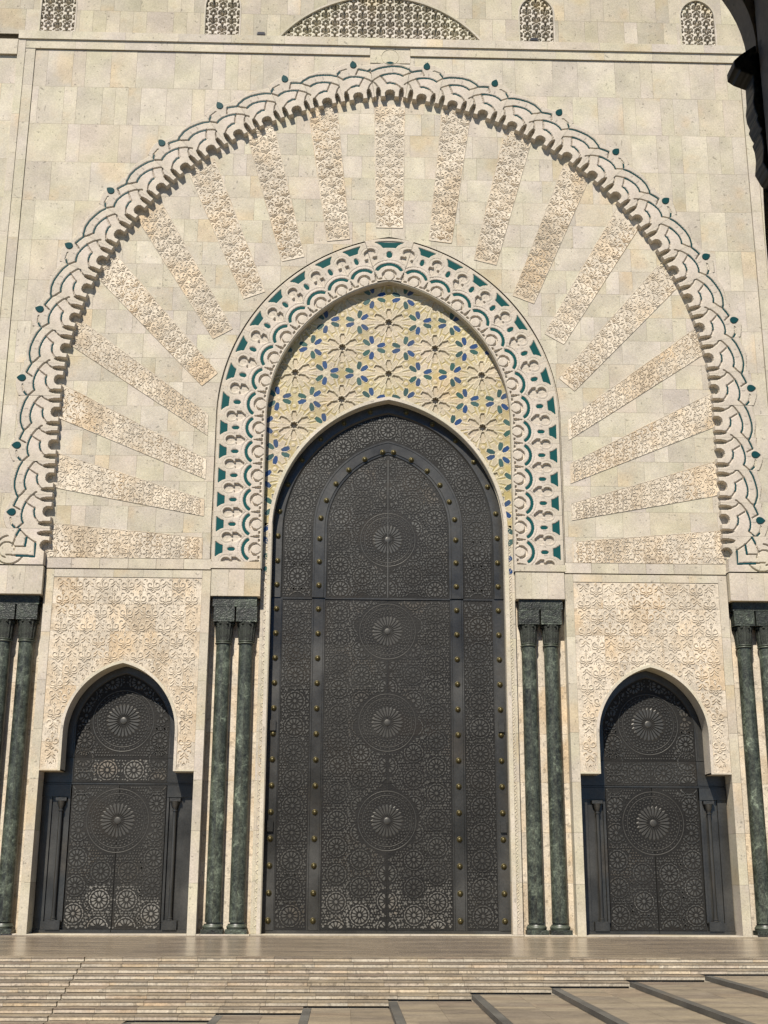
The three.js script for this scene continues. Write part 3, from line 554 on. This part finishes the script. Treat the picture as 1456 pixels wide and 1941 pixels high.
// ================================================================ UPPER WALL
const upper = thing('upper_wall', 'pale stone wall above the portal ledge with pierced lunette and arched screens', 'wall', [0, 39.3, 0]);
{
  const ZU = -0.12, LUN = (x, y) => Math.hypot(x, y + 1.57 - 0) - 5.0 + 0.0, wins = [-15.43, -7.82, 6.88 + 0.0, 14.51];
  const W1 = archDef(0.12, 2.0 - 0.0, 0.96);
  const lun = (x, y) => Math.hypot(x + 0.44, y + 3.17) - 5.93;
  const open = (x, y) => { let d = lun(x, y); for (const w of wins) d = Math.min(d, W1.d(x - w, y)); return d; };
  ashlar(upper, 'stone_block', -20, 20, 0.26, 7.2, () => pick([0.62, 0.62, 1.24]), r => r === 0 ? 1.35 : 1.95, ZU, open, UP);
  const cellFn = (x, y) => {
    const DX = 0.43, DY = 0.43, i = Math.round(x / DX), j = Math.round(y / DY); let d = 1e9;
    for (let a = i - 1; a <= i + 1; a++) for (let b = j - 1; b <= j + 1; b++) { const A = ((a + b) % 2 + 2) % 2 === 0, lx = (x - a * DX) / 0.8, ly = (y - b * DY) / 0.8; if (Math.abs(lx) > 0.36 || Math.abs(ly) > 0.36) continue; for (const st of A ? MOTIF_A : MOTIF_B) d = Math.min(d, polyD(lx, ly, st)); }
    return d * 0.8;
  };
  const screen = (name, x0, x1, y1) => {
    const w = sub('window', upper), nx = Math.ceil((x1 - x0) / 0.02), ny = Math.ceil(y1 / 0.02);
    part('pierced_screen', relief(x0, x1, nx, 0.2, 0.2 + y1, ny, (x, y) => [cellFn(x - (x0 + x1) / 2, y) < 0.025 ? -0.26 : 0, null], (u, v, h) => [u, v, ZU - 0.06 + h]), UPV, w);
    return w;
  };
  const UPV = std({ color: lin(0.7, 0.67, 0.59), map: limeMap, vertexColors: true });
  const lw = screen('lunette', -5.4, 4.55, 3.2);
  { const A = archDef(0, -3.17, 5.93); part('window_rim', sweepArch(A, -3.0, [[0.03, ZU - 0.03], [0.02, ZU + 0.025], [-0.06, ZU + 0.02], [-0.07, ZU - 0.14]], 40, -0.44), LIME[3], lw); }
  for (const c of wins) { const w = screen('arched', c - 0.9, c + 0.9, 2.85); part('window_rim', sweepArch(W1, 0.25, [[0.03, ZU - 0.03], [0.02, ZU + 0.02], [-0.05, ZU + 0.015], [-0.06, ZU - 0.14]], 16, c), LIME[3], w); }
  part('wall_core', box(-20, 20, 0.2, 7.2, -1.4, -0.5), JOINT, upper);
}
for (const [x, label] of [[-5.98, 'small black floodlight on the ledge beside the lunette corner'], [6.7, 'small black floodlight on the ledge before an arched screen']]) {
  const t = thing('floodlight', label, 'floodlight', [x, 39.552, 0.08]);
  part('housing', box(-0.17, 0.17, 0.05, 0.2, -0.12, 0.06), DARKMETAL, t); part('bracket', merge([box(-0.2, -0.172, 0, 0.16, -0.04, 0.02), box(0.172, 0.2, 0, 0.16, -0.04, 0.02), box(-0.2, 0.2, 0, 0.025, -0.05, 0.03)]), DARKMETAL, t); part('lens', box(-0.14, 0.14, 0.07, 0.18, 0.061, 0.066), std({ color: lin(0.05, 0.05, 0.055), roughness: 0.15 }), t);
}

// ================================================================ COLUMNS
function capitalGeo() {                      // bell with upright leaves
  const g = new THREE.CylinderGeometry(0.375, 0.31, 0.74, 64, 10), p = g.attributes.position;
  for (let i = 0; i < p.count; i++) { const x = p.getX(i), z = p.getZ(i), r = Math.hypot(x, z), a = Math.atan2(z, x), t = p.getY(i) / 0.74 + 0.5; if (r > 0.1) { const k = 1 + 0.055 * Math.cos(a * 16) * (1 - 0.3 * t) + 0.06 * smooth(0.75, 1, t) * Math.cos(a * 8); p.setX(i, x * k); p.setZ(i, z * k); } }
  g.computeVertexNormals(); g.translate(0, 11.3 + 0.37, 0);
  const parts = [g]; for (let k = 0; k < 8; k++) { const b = new THREE.SphereGeometry(0.058, 10, 8); b.translate(0.375 * Math.cos(k * PI / 4 + PI / 8), 11.99, 0.375 * Math.sin(k * PI / 4 + PI / 8)); parts.push(b); }
  return merge(parts);
}
const CAP = capitalGeo();
const torus = (r, t, y) => { const g = new THREE.TorusGeometry(r, t, 10, 40); g.rotateX(PI / 2); g.translate(0, y, 0); return g; };
const shaftGeos = [0, 1, 2, 3].map(i => { const g = new THREE.CylinderGeometry(0.298, 0.312, 10.8, 40, 12, true), u = g.attributes.uv; for (let k = 0; k < u.count; k++) u.setXY(k, u.getX(k) * 0.25 + i * 0.27, u.getY(k) * 1.35 + i * 0.4); g.translate(0, 0.42 + 5.4, 0); return g; });
const doorOf = s => s < 0 ? 'bright-footed side door' : 'dark-footed side door';
const colDefs = [[5.765, s => `green marble column by the main door, on the ${doorOf(s)}'s side`], [6.68, s => `green marble column against the inner wall of the ${doorOf(s)}'s bay`],
  [14.62, s => `green marble column against the outer wall of the ${doorOf(s)}'s bay`], [15.53, s => `green marble column of the outer pair, farther from the ${doorOf(s)}`]];
colDefs.forEach(([x, label], i) => { for (const s of [-1, 1]) {
  const c = thing('marble_column', label(s), 'column', [s * x, 0.08, i < 2 ? -0.69 : -0.6], 'paired green marble columns');
  part('plinth', merge([box(-0.415, 0.415, 0, 0.17, -0.3, 0.39, RND(), RND())]), MARBLE_CARVED, c);
  part('base', merge([torus(0.325, 0.075, 0.25), cyl(0.38, 0.38, 0.05, 0, 0.17, 0, 32), cyl(0.335, 0.36, 0.06, 0, 0.31, 0, 32)]), MARBLE, c);
  part('shaft', shaftGeos[(i + (s > 0 ? 2 : 0)) % 4], MARBLE, c);
  part('necking', merge([torus(0.315, 0.035, 11.2), torus(0.31, 0.02, 11.28)]), MARBLE, c);
  part('capital', CAP, MARBLE_CARVED, c);
  const im = merge([box(-0.42, 0.42, 12.06, 12.67, -0.16, 0.35, RND(), RND()), box(-0.36, 0.36, 12.14, 12.6, 0.35, 0.362, RND(), RND())]); part('impost_block', im, MARBLE_CARVED, c);
} });

// ================================================================ DOORS
function plateGeo(pts, z0, z1) {             // small bevelled plate
  const p = [], n = pts.length, cx = pts.reduce((a, b) => a + b[0], 0) / n, cy = pts.reduce((a, b) => a + b[1], 0) / n, ins = pts.map(([x, y]) => [cx + (x - cx) * 0.78, cy + (y - cy) * 0.78]);
  for (let i = 0; i < n; i++) { const j = (i + 1) % n; p.push(cx, cy, z1, ...ins[i], z1, ...ins[j], z1, ...pts[i], z0, ...pts[j], z0, ...ins[j], z1, ...pts[i], z0, ...ins[j], z1, ...ins[i], z1); }
  return p;
}
const rot = (pts, a, ox = 0, oy = 0) => pts.map(([x, y]) => [ox + x * Math.cos(a) - y * Math.sin(a), oy + x * Math.sin(a) + y * Math.cos(a)]);
const ROSE = (() => {
  const l = []; l.push(Array.from({ length: 8 }, (_, i) => [0.075 * Math.cos(i * PI / 4), 0.075 * Math.sin(i * PI / 4)]));
  for (let k = 0; k < 12; k++) { const a = k * PI / 6; l.push(rot([[0.12, 0], [0.2, -0.038], [0.285, -0.058], [0.325, 0], [0.285, 0.058], [0.2, 0.038]], a)); l.push(rot([[0.35, -0.085], [0.395, -0.09], [0.42, 0], [0.395, 0.09], [0.35, 0.085], [0.37, 0]], a + PI / 12)); }
  for (let k = 0; k < 12; k++) { if (k % 3 === 1) continue; l.push(rot([[0.43, 0], [0.47, -0.05], [0.525, 0], [0.47, 0.05]], k * PI / 6)); }
  for (const a of [0, 1, 2, 3]) l.push(rot([[0.45, 0.14], [0.53, 0.09], [0.57, 0.16], [0.5, 0.23]], a * PI / 2), rot([[0.45, -0.14], [0.53, -0.09], [0.57, -0.16], [0.5, -0.23]], a * PI / 2), rot([[0.4, 0.32], [0.47, 0.27], [0.54, 0.4], [0.44, 0.42]], a * PI / 2));
  return l;
})();
const plates = list => { const p = []; for (const q of list) p.push(...plateGeo(q, 0, 0.016)); return uvPlanar(geo(p, null), RND(), RND()); };
const roseGeo = plates(ROSE);
const medGeo = (() => {                      // big medallion: hub, 24 petals, speckled ring, two rims
  const p = []; for (let k = 0; k < 24; k++) p.push(...plateGeo(rot([[0.17, 0], [0.3, -0.028], [0.58, -0.055], [0.66, 0], [0.58, 0.055], [0.3, 0.028]], k * PI / 12), 0, 0.026));
  for (let k = 0; k < 36; k++) for (const [r, o, w] of [[0.73, 0, 0.04], [0.82, 0.5, 0.04], [0.915, 0, 0.045], [1.06, 0.5, 0.035]]) p.push(...plateGeo(rot([[r - w, 0], [r, -w], [r + w, 0], [r, w]], (k + o) * PI / 18), 0, 0.02));
  const flat = uvPlanar(geo(p, null)); const a = [flat];
  for (const [r, t] of [[0.985, 0.012], [1.15, 0.018]]) { const g = new THREE.TorusGeometry(r, t, 6, 72); g.scale(1, 1, 0.55); a.push(uvPlanar(g.toNonIndexed())); }
  const hub = new THREE.SphereGeometry(0.135, 20, 10, 0, PI * 2, 0, PI / 2); hub.rotateX(PI / 2); hub.scale(1, 1, 0.35); a.push(uvPlanar(hub.toNonIndexed()));
  return merge(a);
})();
const lattice = new Map(), roseAt = new Map();
function rosettes(parent, cols, ys, okPlate, z, scale = 1, oy = 0, mats = PLATE) {   // whole rosettes are parts; the small clipped plates at the edges collect in one part
  for (const [x, dy] of cols) for (const y0 of ys) {
    const y = y0 + dy, keep = ROSE.filter(q => q.every(([a, b]) => okPlate(x + a * scale, y + b * scale))); if (!keep.length) continue;
    if (!roseAt.has(parent)) roseAt.set(parent, []); roseAt.get(parent).push([x, y, 0.45 * scale]);
    if (keep.length >= ROSE.length * 0.97) { const m = part('rosette', keep.length === ROSE.length ? roseGeo : plates(keep), pick(mats), parent); m.position.set(x, y + oy, z); m.scale.setScalar(scale); }
    else { if (!lattice.has(parent)) lattice.set(parent, new Map()); const l = lattice.get(parent); if (!l.has(mats[0])) l.set(mats[0], []); l.get(mats[0]).push(plates(keep).scale(scale, scale, scale).translate(x, y + oy, z)); }
  }
}
function diamonds(parent, x0, x1, y0, y1, ok, z, oy, mat) {       // fine lattice between the rosettes: far too small to pick apart singly
  const p = [], P = 0.105, R = roseAt.get(parent) || [];
  for (let j = Math.ceil(y0 / P); j * P < y1; j++) for (let i = Math.ceil(x0 / P); i * P < x1; i++) {
    const x = (i + (j % 2 ? 0.5 : 0)) * P + 0.012 * Math.sin(i * 7.1 + j * 3.3), y = j * P, q = [[x - 0.036, y], [x, y - 0.046], [x + 0.036, y], [x, y + 0.046]];
    if (!q.every(v => ok(v[0], v[1])) || R.some(r => Math.hypot(x - r[0], y - r[1]) < r[2] + 0.02)) continue;
    p.push(...plateGeo(rot(q.map(v => [v[0] - x, v[1] - y]), (i * 0.9 + j * 1.7) % 3.14, x, y + oy), z, z + 0.014));
  }
  if (p.length) part('fine_lattice', uvPlanar(geo(p, null)), mat, parent).userData.kind = 'stuff';
}
function flushLattice(parent) { for (const [m, l] of lattice.get(parent) || []) part('lattice_plates', merge(l), m, parent).userData.kind = 'stuff'; }
const stud = (() => { const s = new THREE.SphereGeometry(0.092, 18, 10, 0, PI * 2, 0, PI / 2), p = s.attributes.position; for (let i = 0; i < p.count; i++) { const a = Math.atan2(p.getZ(i), p.getX(i)), k = 1 + 0.09 * Math.cos(a * 8); p.setX(i, p.getX(i) * k); p.setZ(i, p.getZ(i) * k); } s.rotateX(PI / 2); s.computeVertexNormals(); const r = new THREE.TorusGeometry(0.1, 0.02, 8, 20); return merge([uvPlanar(s), uvPlanar(r)]); })();
{
  const D = thing('main_door', 'tall dark bronze double door with four sunburst medallions and brass studs', 'door', [0, 0.08, ZD]); const oy = -0.08;
  const IN2 = archDef(0.837, 16.345, 3.93), zf = 0.05; // inner stud band runs along this arch
  const inB = IN2.d, A = DOOR;
  const P = (n, g, m, p = D) => { g.translate(0, oy, 0); return part(n, g, m, p); };
  // backing sheets, panel by panel
  const rows = [0.2, 2.06, 3.93, 5.8, 7.67, 9.54, 11.4, 13.27];
  for (let r = 0; r < 7; r++) { for (const s of [-1, 1]) {
    P('outer_sheet', box(...(s < 0 ? [-4.36, -3.14] : [3.14, 4.36]), rows[r] + 0.003, rows[r + 1] - 0.003, -0.05, 0, RND(), RND()), pick(SHEET));
    P('leaf_sheet', box(...(s < 0 ? [-2.6, -0.012] : [0.012, 2.6]), rows[r] + 0.003, rows[r + 1] - 0.003, -0.05, 0, RND(), RND()), pick(SHEET)); } }
  const upr = [13.34, 15.3, 17.2, 19.1, 22.2];
  for (let r = 0; r < 4; r++) { const g1 = cutFace(-4.7, 4.7, upr[r] + 0.003, upr[r + 1] - 0.003, 0.0, (x, y) => Math.min(-A.d(x, y) + 0.02, IN2.d(x, y) + 0.02), 60, 24, RND(), RND()); if (g1) P('arch_sheet', g1, pick(SHEET)); const g2 = cutFace(-3, 3, upr[r] + 0.003, upr[r + 1] - 0.003, -0.02, (x, y) => -IN2.d(x, y), 40, 24, RND(), RND()); if (g2) P('lunette_sheet', g2, pick(SHEET)); }
  P('backing', cutFace(-4.9, 4.9, 0.1, 22.3, -0.06, (x, y) => -A.d(x, y) + 0.05, 40, 60), BRONZE);
  // frames: outer band, inner band, uprights, transom
  P('outer_frame', sweepArch(A, 13.34, [[0.05, 0.05], [-0.02, 0.075], [-0.4, 0.075], [-0.43, 0.03], [-0.46, 0.0]], 40), BRONZE);
  P('inner_frame', sweepArch(IN2, 13.34, [[0.07, 0], [0.05, 0.07], [-0.02, 0.07], [-0.03, 0.05], [-0.42, 0.05], [-0.44, 0.02], [-0.52, 0.015], [-0.54, -0.02]], 40), BRONZE);
  for (const s of [-1, 1]) {
    const X = (a, b) => s > 0 ? [a, b] : [-b, -a];
    P('outer_stile', merge([box(...X(4.4, 4.83), 0.2, 13.27, -0.05, 0.07), box(...X(4.36, 4.4), 0.2, 13.27, -0.05, 0.03)]), BRONZE);
    P('inner_stile', merge([box(...X(2.67, 3.06), 0.2, 13.27, -0.05, 0.06), box(...X(3.075, 3.135), 0.2, 13.27, -0.05, 0.04), box(...X(2.605, 2.66), 0.2, 13.27, -0.05, 0.03)]), BRONZE);
    for (const [y, zz] of [[8.04, 0], [4.1, 0]]) P('lever_plate', box(...X(4.5, 4.74), y - 0.2, y + 0.22, 0.07, 0.16), BRONZE);
    P('kick_rail', box(...X(0.012, 4.83), 0.06, 0.195, -0.05, 0.045), BRONZE);
  }
  P('transom', merge([box(-4.8, -3.14, 13.275, 13.335, -0.05, 0.03), box(-2.6, 2.6, 13.275, 13.335, -0.05, 0.035), box(3.14, 4.8, 13.275, 13.335, -0.05, 0.03)]), BRONZE);
  P('meeting_seam', box(-0.011, 0.011, 0.2, 13.27, -0.05, -0.03), BRONZE);
  P('lunette_rib', box(-0.02, 0.02, 13.36, 19.4, -0.03, 0.012), PLATE[0]);
  // studs
  const so = []; for (let k = 0; k < 13; k++) for (const s of [-1, 1]) { so.push([s * 4.6, 0.55 + k * 1.024, 0.072]); so.push([s * 2.866, 0.55 + k * 1.024, 0.062]); }
  for (const [x, y] of [[0.78, 21.6], [1.91, 21.07], [2.9, 20.34], [3.68, 19.38], [4.25, 18.27], [4.58, 17.08], [4.62, 15.95], [4.61, 14.88], [4.61, 13.86]]) for (const s of [-1, 1]) so.push([s * x, y - (y > 16.5 ? 0.05 : 0), 0.077]);
  for (const [x, y] of [[0.235, 19.75], [1.0, 19.42], [1.68, 18.93], [2.22, 18.3], [2.61, 17.56], [2.83, 16.78], [2.866, 15.88], [2.866, 14.885], [2.866, 13.87]]) for (const s of [-1, 1]) so.push([s * x, y - 0.02, 0.052]);
  for (const [x, y, z] of so) part('stud', stud, BRASS, D).position.set(x, y + oy, z);
  // medallions and rosettes
  const MED = [15.86, 11.94, 8.2, 4.33];
  for (const y of MED) part('medallion', medGeo, PLATE[y === 15.86 || y < 5 ? 0 : 2], D).translateY(y + oy).translateZ(y === 15.86 ? -0.018 : 0.002).scale.z = 0.7;
  const freeM = (x, y) => MED.every(m => Math.hypot(x, y - m) > 1.22), ys = []; for (let y = -0.3; y < 22.5; y += 1.04) ys.push(y);
  const okLow = (x, y) => Math.abs(x) < 2.58 && y > 0.22 && y < 13.25 && freeM(x, y) && Math.abs(x) > 0.015, okUp = (x, y) => y > 13.36 && IN2.d(x, y) < -0.55 && freeM(x, y) && Math.abs(x) > 0.03;
  const cols = [[-1.98, 0.5], [-1.06, 0.02], [0, 0.54], [1.06, 0.02], [1.98, 0.5]];
  for (const [ok, z] of [[okLow, 0.002], [okUp, -0.018]]) rosettes(D, cols, ys.filter(y => z < 0 || y > 1.2), ok, z, 0.96, oy);
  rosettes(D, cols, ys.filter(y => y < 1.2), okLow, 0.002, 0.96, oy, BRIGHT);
  const okS = (x, y) => y > 0.22 && (y < 13.25 ? Math.abs(x) > 3.15 && Math.abs(x) < 4.35 : y > 13.36 && A.d(x, y) < -0.47 && IN2.d(x, y) > 0.09);
  const sy = []; for (let y = 0.72; y < 17.0; y += 1.04) sy.push(y); rosettes(D, [[-3.76, 0], [3.76, 0]], sy, okS, 0.002, 1.02, oy);
  for (const [x, y] of [[3.62, 17.42], [3.27, 18.4], [2.68, 19.27], [1.92, 19.98], [1.0, 20.5], [0, 20.75]]) rosettes(D, x ? [[-x, 0], [x, 0]] : [[0, 0]], [y], okS, 0.002, 0.98, oy);
  flushLattice(D);
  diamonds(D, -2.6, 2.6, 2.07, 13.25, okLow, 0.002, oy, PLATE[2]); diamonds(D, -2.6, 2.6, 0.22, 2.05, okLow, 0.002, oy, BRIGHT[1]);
  diamonds(D, -3.1, 3.1, 13.36, 20, okUp, -0.018, oy, PLATE[0]); diamonds(D, -4.8, 4.8, 0.22, 22, okS, 0.002, oy, PLATE[0]);
}

for (const s of [-1, 1]) {
  const D = thing('side_door', s < 0 ? 'bronze side door, bright-footed with a shining rosette lattice, under a pointed arch' : 'bronze side door, dark-footed and evenly dull, under a pointed arch', 'door', [s * 10.63, 0.07, -1.2], 'bronze side doors in the carved bays'), oy = -0.07;
  const P = (n, g, m) => { g.translate(0, oy, 0); return part(n, g, m, D); };
  const A = SIDE;
  P('backing', merge([box(-3.0, 3.0, 0.1, 6.16, -0.14, -0.1), cutFace(-2.3, 2.3, 6.15, 10.6, -0.1, (x, y) => 0.03 - A.d(x, y), 24, 30)]), BRONZE);
  for (const e of [-1, 1]) {
    const X = (a, b) => e > 0 ? [a, b] : [-b, -a];
    P('door_leaf', box(...X(0.012, 1.86), 0.2, 5.67, -0.08, 0, RND(), RND()), pick(SHEET));
    P('side_panel', merge([box(...X(2.62, 2.98), 0.5, 5.67, -0.1, 0.02), box(...X(1.9, 1.99), 0.5, 5.67, -0.1, 0.05)]), BRONZE);
    P('recess_panel', box(...X(2.0, 2.61), 0.5, 5.2, -0.1, -0.06), BRONZE);
    P('head_panel', box(...X(1.9, 2.99), 5.2, 5.67, -0.1, 0.07), BRONZE);
    const base = part('colonnette_base', box(-0.28, 0.28, 0.2, 0.55, -0.08, 0.16), BRONZE, D); base.position.set(e * 2.24, oy, 0);
    const cg = merge([cyl(0.075, 0.075, 4.1, 0, 0.68, 0, 14), cyl(0.12, 0.12, 0.05, 0, 0.55, 0, 14), cyl(0.1, 0.1, 0.06, 0, 0.62, 0, 14), cyl(0.11, 0.11, 0.04, 0, 4.66, 0, 14), cyl(0.17, 0.085, 0.3, 0, 4.74, 0, 12), new THREE.BoxGeometry(0.42, 0.13, 0.22).translate(0, 5.1, -0.01)]);
    const col = part('colonnette', cg, BRONZE, D); col.position.set(e * 2.24, oy, 0.06);
    P('kick_rail', box(...X(0.012, 2.98), 0.08, 0.195, -0.08, 0.1), BRONZE);
    P('kick_block', box(...X(2.54, 2.98), 0.2, 0.5, -0.08, 0.04), BRONZE);
    P('arch_stile', box(...X(1.87, 2.99), 5.76, 6.72, -0.08, 0.03), BRONZE);
  }
  P('transom', box(-2.99, 2.99, 5.69, 5.74, -0.08, 0.02), BRONZE);
  P('band_sheet', box(-1.86, 1.86, 5.76, 6.72, -0.08, 0.0, RND(), RND()), SHEET[1]);
  P('tympanum_sheet', cutFace(-2.0, 2.0, 6.73, 10.3, -0.005, (x, y) => Math.min(1.86 - Math.abs(x), -0.28 - A.d(x, y)), 26, 30, RND(), RND()), SHEET[2]);
  P('arch_frame', sweepArch(A, 6.74, [[0.02, -0.02], [-0.02, 0.05], [-0.26, 0.05], [-0.3, 0]], 28), BRONZE);
  P('stile', merge([box(-2.0, -1.868, 6.74, 8.3, -0.05, 0.03), box(1.868, 2.0, 6.74, 8.3, -0.05, 0.03)]), BRONZE);
  const MED = [8.2, 4.29]; for (const y of MED) { const m = part('medallion', medGeo, PLATE[y > 5 ? 0 : 2], D); m.position.set(0, y + oy, 0.002); m.scale.set(1.06, 1.06, 0.7); }
  const ok = (x, y) => Math.abs(x) < 1.84 && Math.abs(x) > 0.015 && y > 0.22 && (y < 5.65 || (y > 5.78 && y < 6.7) || (y > 6.75 && A.d(x, y) < -0.31)) && MED.every(m => Math.hypot(x, y - m) > 1.3);
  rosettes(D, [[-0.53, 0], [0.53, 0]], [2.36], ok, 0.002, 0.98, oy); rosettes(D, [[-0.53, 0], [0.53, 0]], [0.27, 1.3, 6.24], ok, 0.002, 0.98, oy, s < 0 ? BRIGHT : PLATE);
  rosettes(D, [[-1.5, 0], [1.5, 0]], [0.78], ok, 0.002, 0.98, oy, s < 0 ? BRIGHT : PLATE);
  rosettes(D, [[-1.5, 0], [1.5, 0]], [1.82, 2.86, 3.9, 4.94, 5.8, 6.68, 7.4, 8.4, 9.2], ok, 0.002, 0.98, oy);
  rosettes(D, [[-0.53, 0], [0.53, 0]], [9.75], ok, 0.002, 0.95, oy);
  flushLattice(D);
  const foot = y => y < 1.9 || (y > 5.76 && y < 6.7);
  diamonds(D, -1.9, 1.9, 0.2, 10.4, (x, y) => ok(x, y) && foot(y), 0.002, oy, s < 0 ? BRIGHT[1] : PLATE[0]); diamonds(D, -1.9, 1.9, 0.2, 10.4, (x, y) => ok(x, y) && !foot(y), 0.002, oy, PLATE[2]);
}

// ================================================================ GALLERY the picture is taken from: roof and front arch shade its own masonry
const gal = thing('gallery_arch', 'shaded lobed gallery arch and pier with stepped carved corbel, black against the facade', 'arch', [2.3, 0.5, 40.6]);
{
  // front wall with a lobed opening between x = -7.2 and 2.2 (local x = world - 2.3, y = world - 0.5)
  const L = (x, y) => [x - 2.3, y - 0.5], zb = -0.6, zf = -0.32;
  const lobes = []; // centre of circular lobes along the intrados, world coordinates
  const cx = -2.5, half = 4.7, spring = 9.72;
  lobes.push([0.82, 9.8, 1.385], [-0.2, 11.6, 1.25], [-2.5, 12.3, 1.6]); 
  const open = (x, y) => { let d = -1; const ax = Math.abs(x - cx) + cx; if (y < spring && ax < 2.2) return 1; for (const [a, b, r] of lobes) d = Math.max(d, r - Math.hypot(ax - a, y - b)); if (ax < 0.9 && y < 11.8) d = Math.max(d, 0.3); return d; };
  const f = (x, y) => -open(x + 2.3, y + 0.5);
  for (const [z, n] of [[zf, 'wall_face'], [zb, 'wall_face']]) part(n, cutFace(-16.3, 7, 0, 14.5, z, f, 150, 110), LIME[3], gal);
  // soffit of the visible lobe and the jamb of the pier
  const p = [], u = []; const arc = []; for (let i = 0; i <= 16; i++) { const a = -0.06 + i / 16 * 1.25; arc.push(L(0.82 + 1.385 * Math.cos(a), 9.8 + 1.385 * Math.sin(a))); }
  for (let i = 0; i < 16; i++) { const [a, b] = [arc[i], arc[i + 1]]; for (const v of [[...a, zb], [...b, zb], [...b, zf], [...a, zb], [...b, zf], [...a, zf]]) { p.push(...v); u.push(v[2] / UVM, v[1] / UVM); } }
  part('lobe_soffit', geo(p, u), LIME[3], gal);
  part('pier', box(0.0, 1.9, 0, 8.6, -0.6, -0.33), LIME[3], gal);
  part('pier_face', box(-0.085, 1.9, 0, 14.4, -0.3, 0.5), LIME[3], gal);
  // stepped corbel, profile in (x, y) extruded through the wall
  const s = new THREE.Shape(); const pr = [[2.4, 9.86], [2.2, 9.80], [2.06, 9.70], [2.0, 9.64], [2.0, 9.58], [2.05, 9.54], [2.17, 9.49], [2.165, 9.3], [2.15, 9.2], [2.155, 9.12], [2.18, 9.04], [2.165, 9.0], [2.19, 8.93], [2.21, 8.9], [2.19, 8.86], [2.205, 8.8], [2.21, 8.7], [2.19, 8.55], [2.24, 8.44], [2.33, 8.36], [2.4, 8.36]];
  pr.forEach(([x, y], i) => { const q = L(x, y); i ? s.lineTo(...q) : s.moveTo(...q); });
  const g = new THREE.ExtrudeGeometry(s, { depth: 0.22, bevelEnabled: true, bevelSize: 0.012, bevelThickness: 0.02, bevelSegments: 2 }); g.translate(0, 0, -0.58); part('corbel', uvPlanar(g), MARBLE_CARVED, gal);
  const C = new Carver(); for (const [a, b, r] of [[2.34, 9.1, 0.14], [2.36, 8.72, 0.12]]) C.stroke(spiral(...L(a, b), r, r * 0.5, 1.6, 5.2, 10), 0.02, 0.03, (x, y) => [x, y], -0.345); part('corbel_scroll', C.geo(), MARBLE_CARVED, gal);
  part('roof', box(-16.3, 7, 14.5, 15.2, -1.2, 18), LIME[3], gal);
  part('added_back_wall', box(-16.3, 7, 0, 14.5, 17.5, 18), LIME[3], gal);  // unseen wall, added to keep sky light out of the gallery
  part('added_end_wall', box(-16.3, -15.9, 0, 14.5, -0.3, 17.5), LIME[3], gal); part('added_end_wall', box(6.6, 7, 0, 14.5, -0.3, 17.5), LIME[3], gal);  // unseen walls, added at both ends to keep the gallery dark
}
const gf = structure('gallery_floor'); part('floor_slab', box(-14, 9.3, -1.54, 0.5, 38.5, 58.6), PAVE[2], gf);

scene.traverse(o => { if (o.isMesh) { o.castShadow = o.receiveShadow = true; } });
renderer.render(scene, camera);
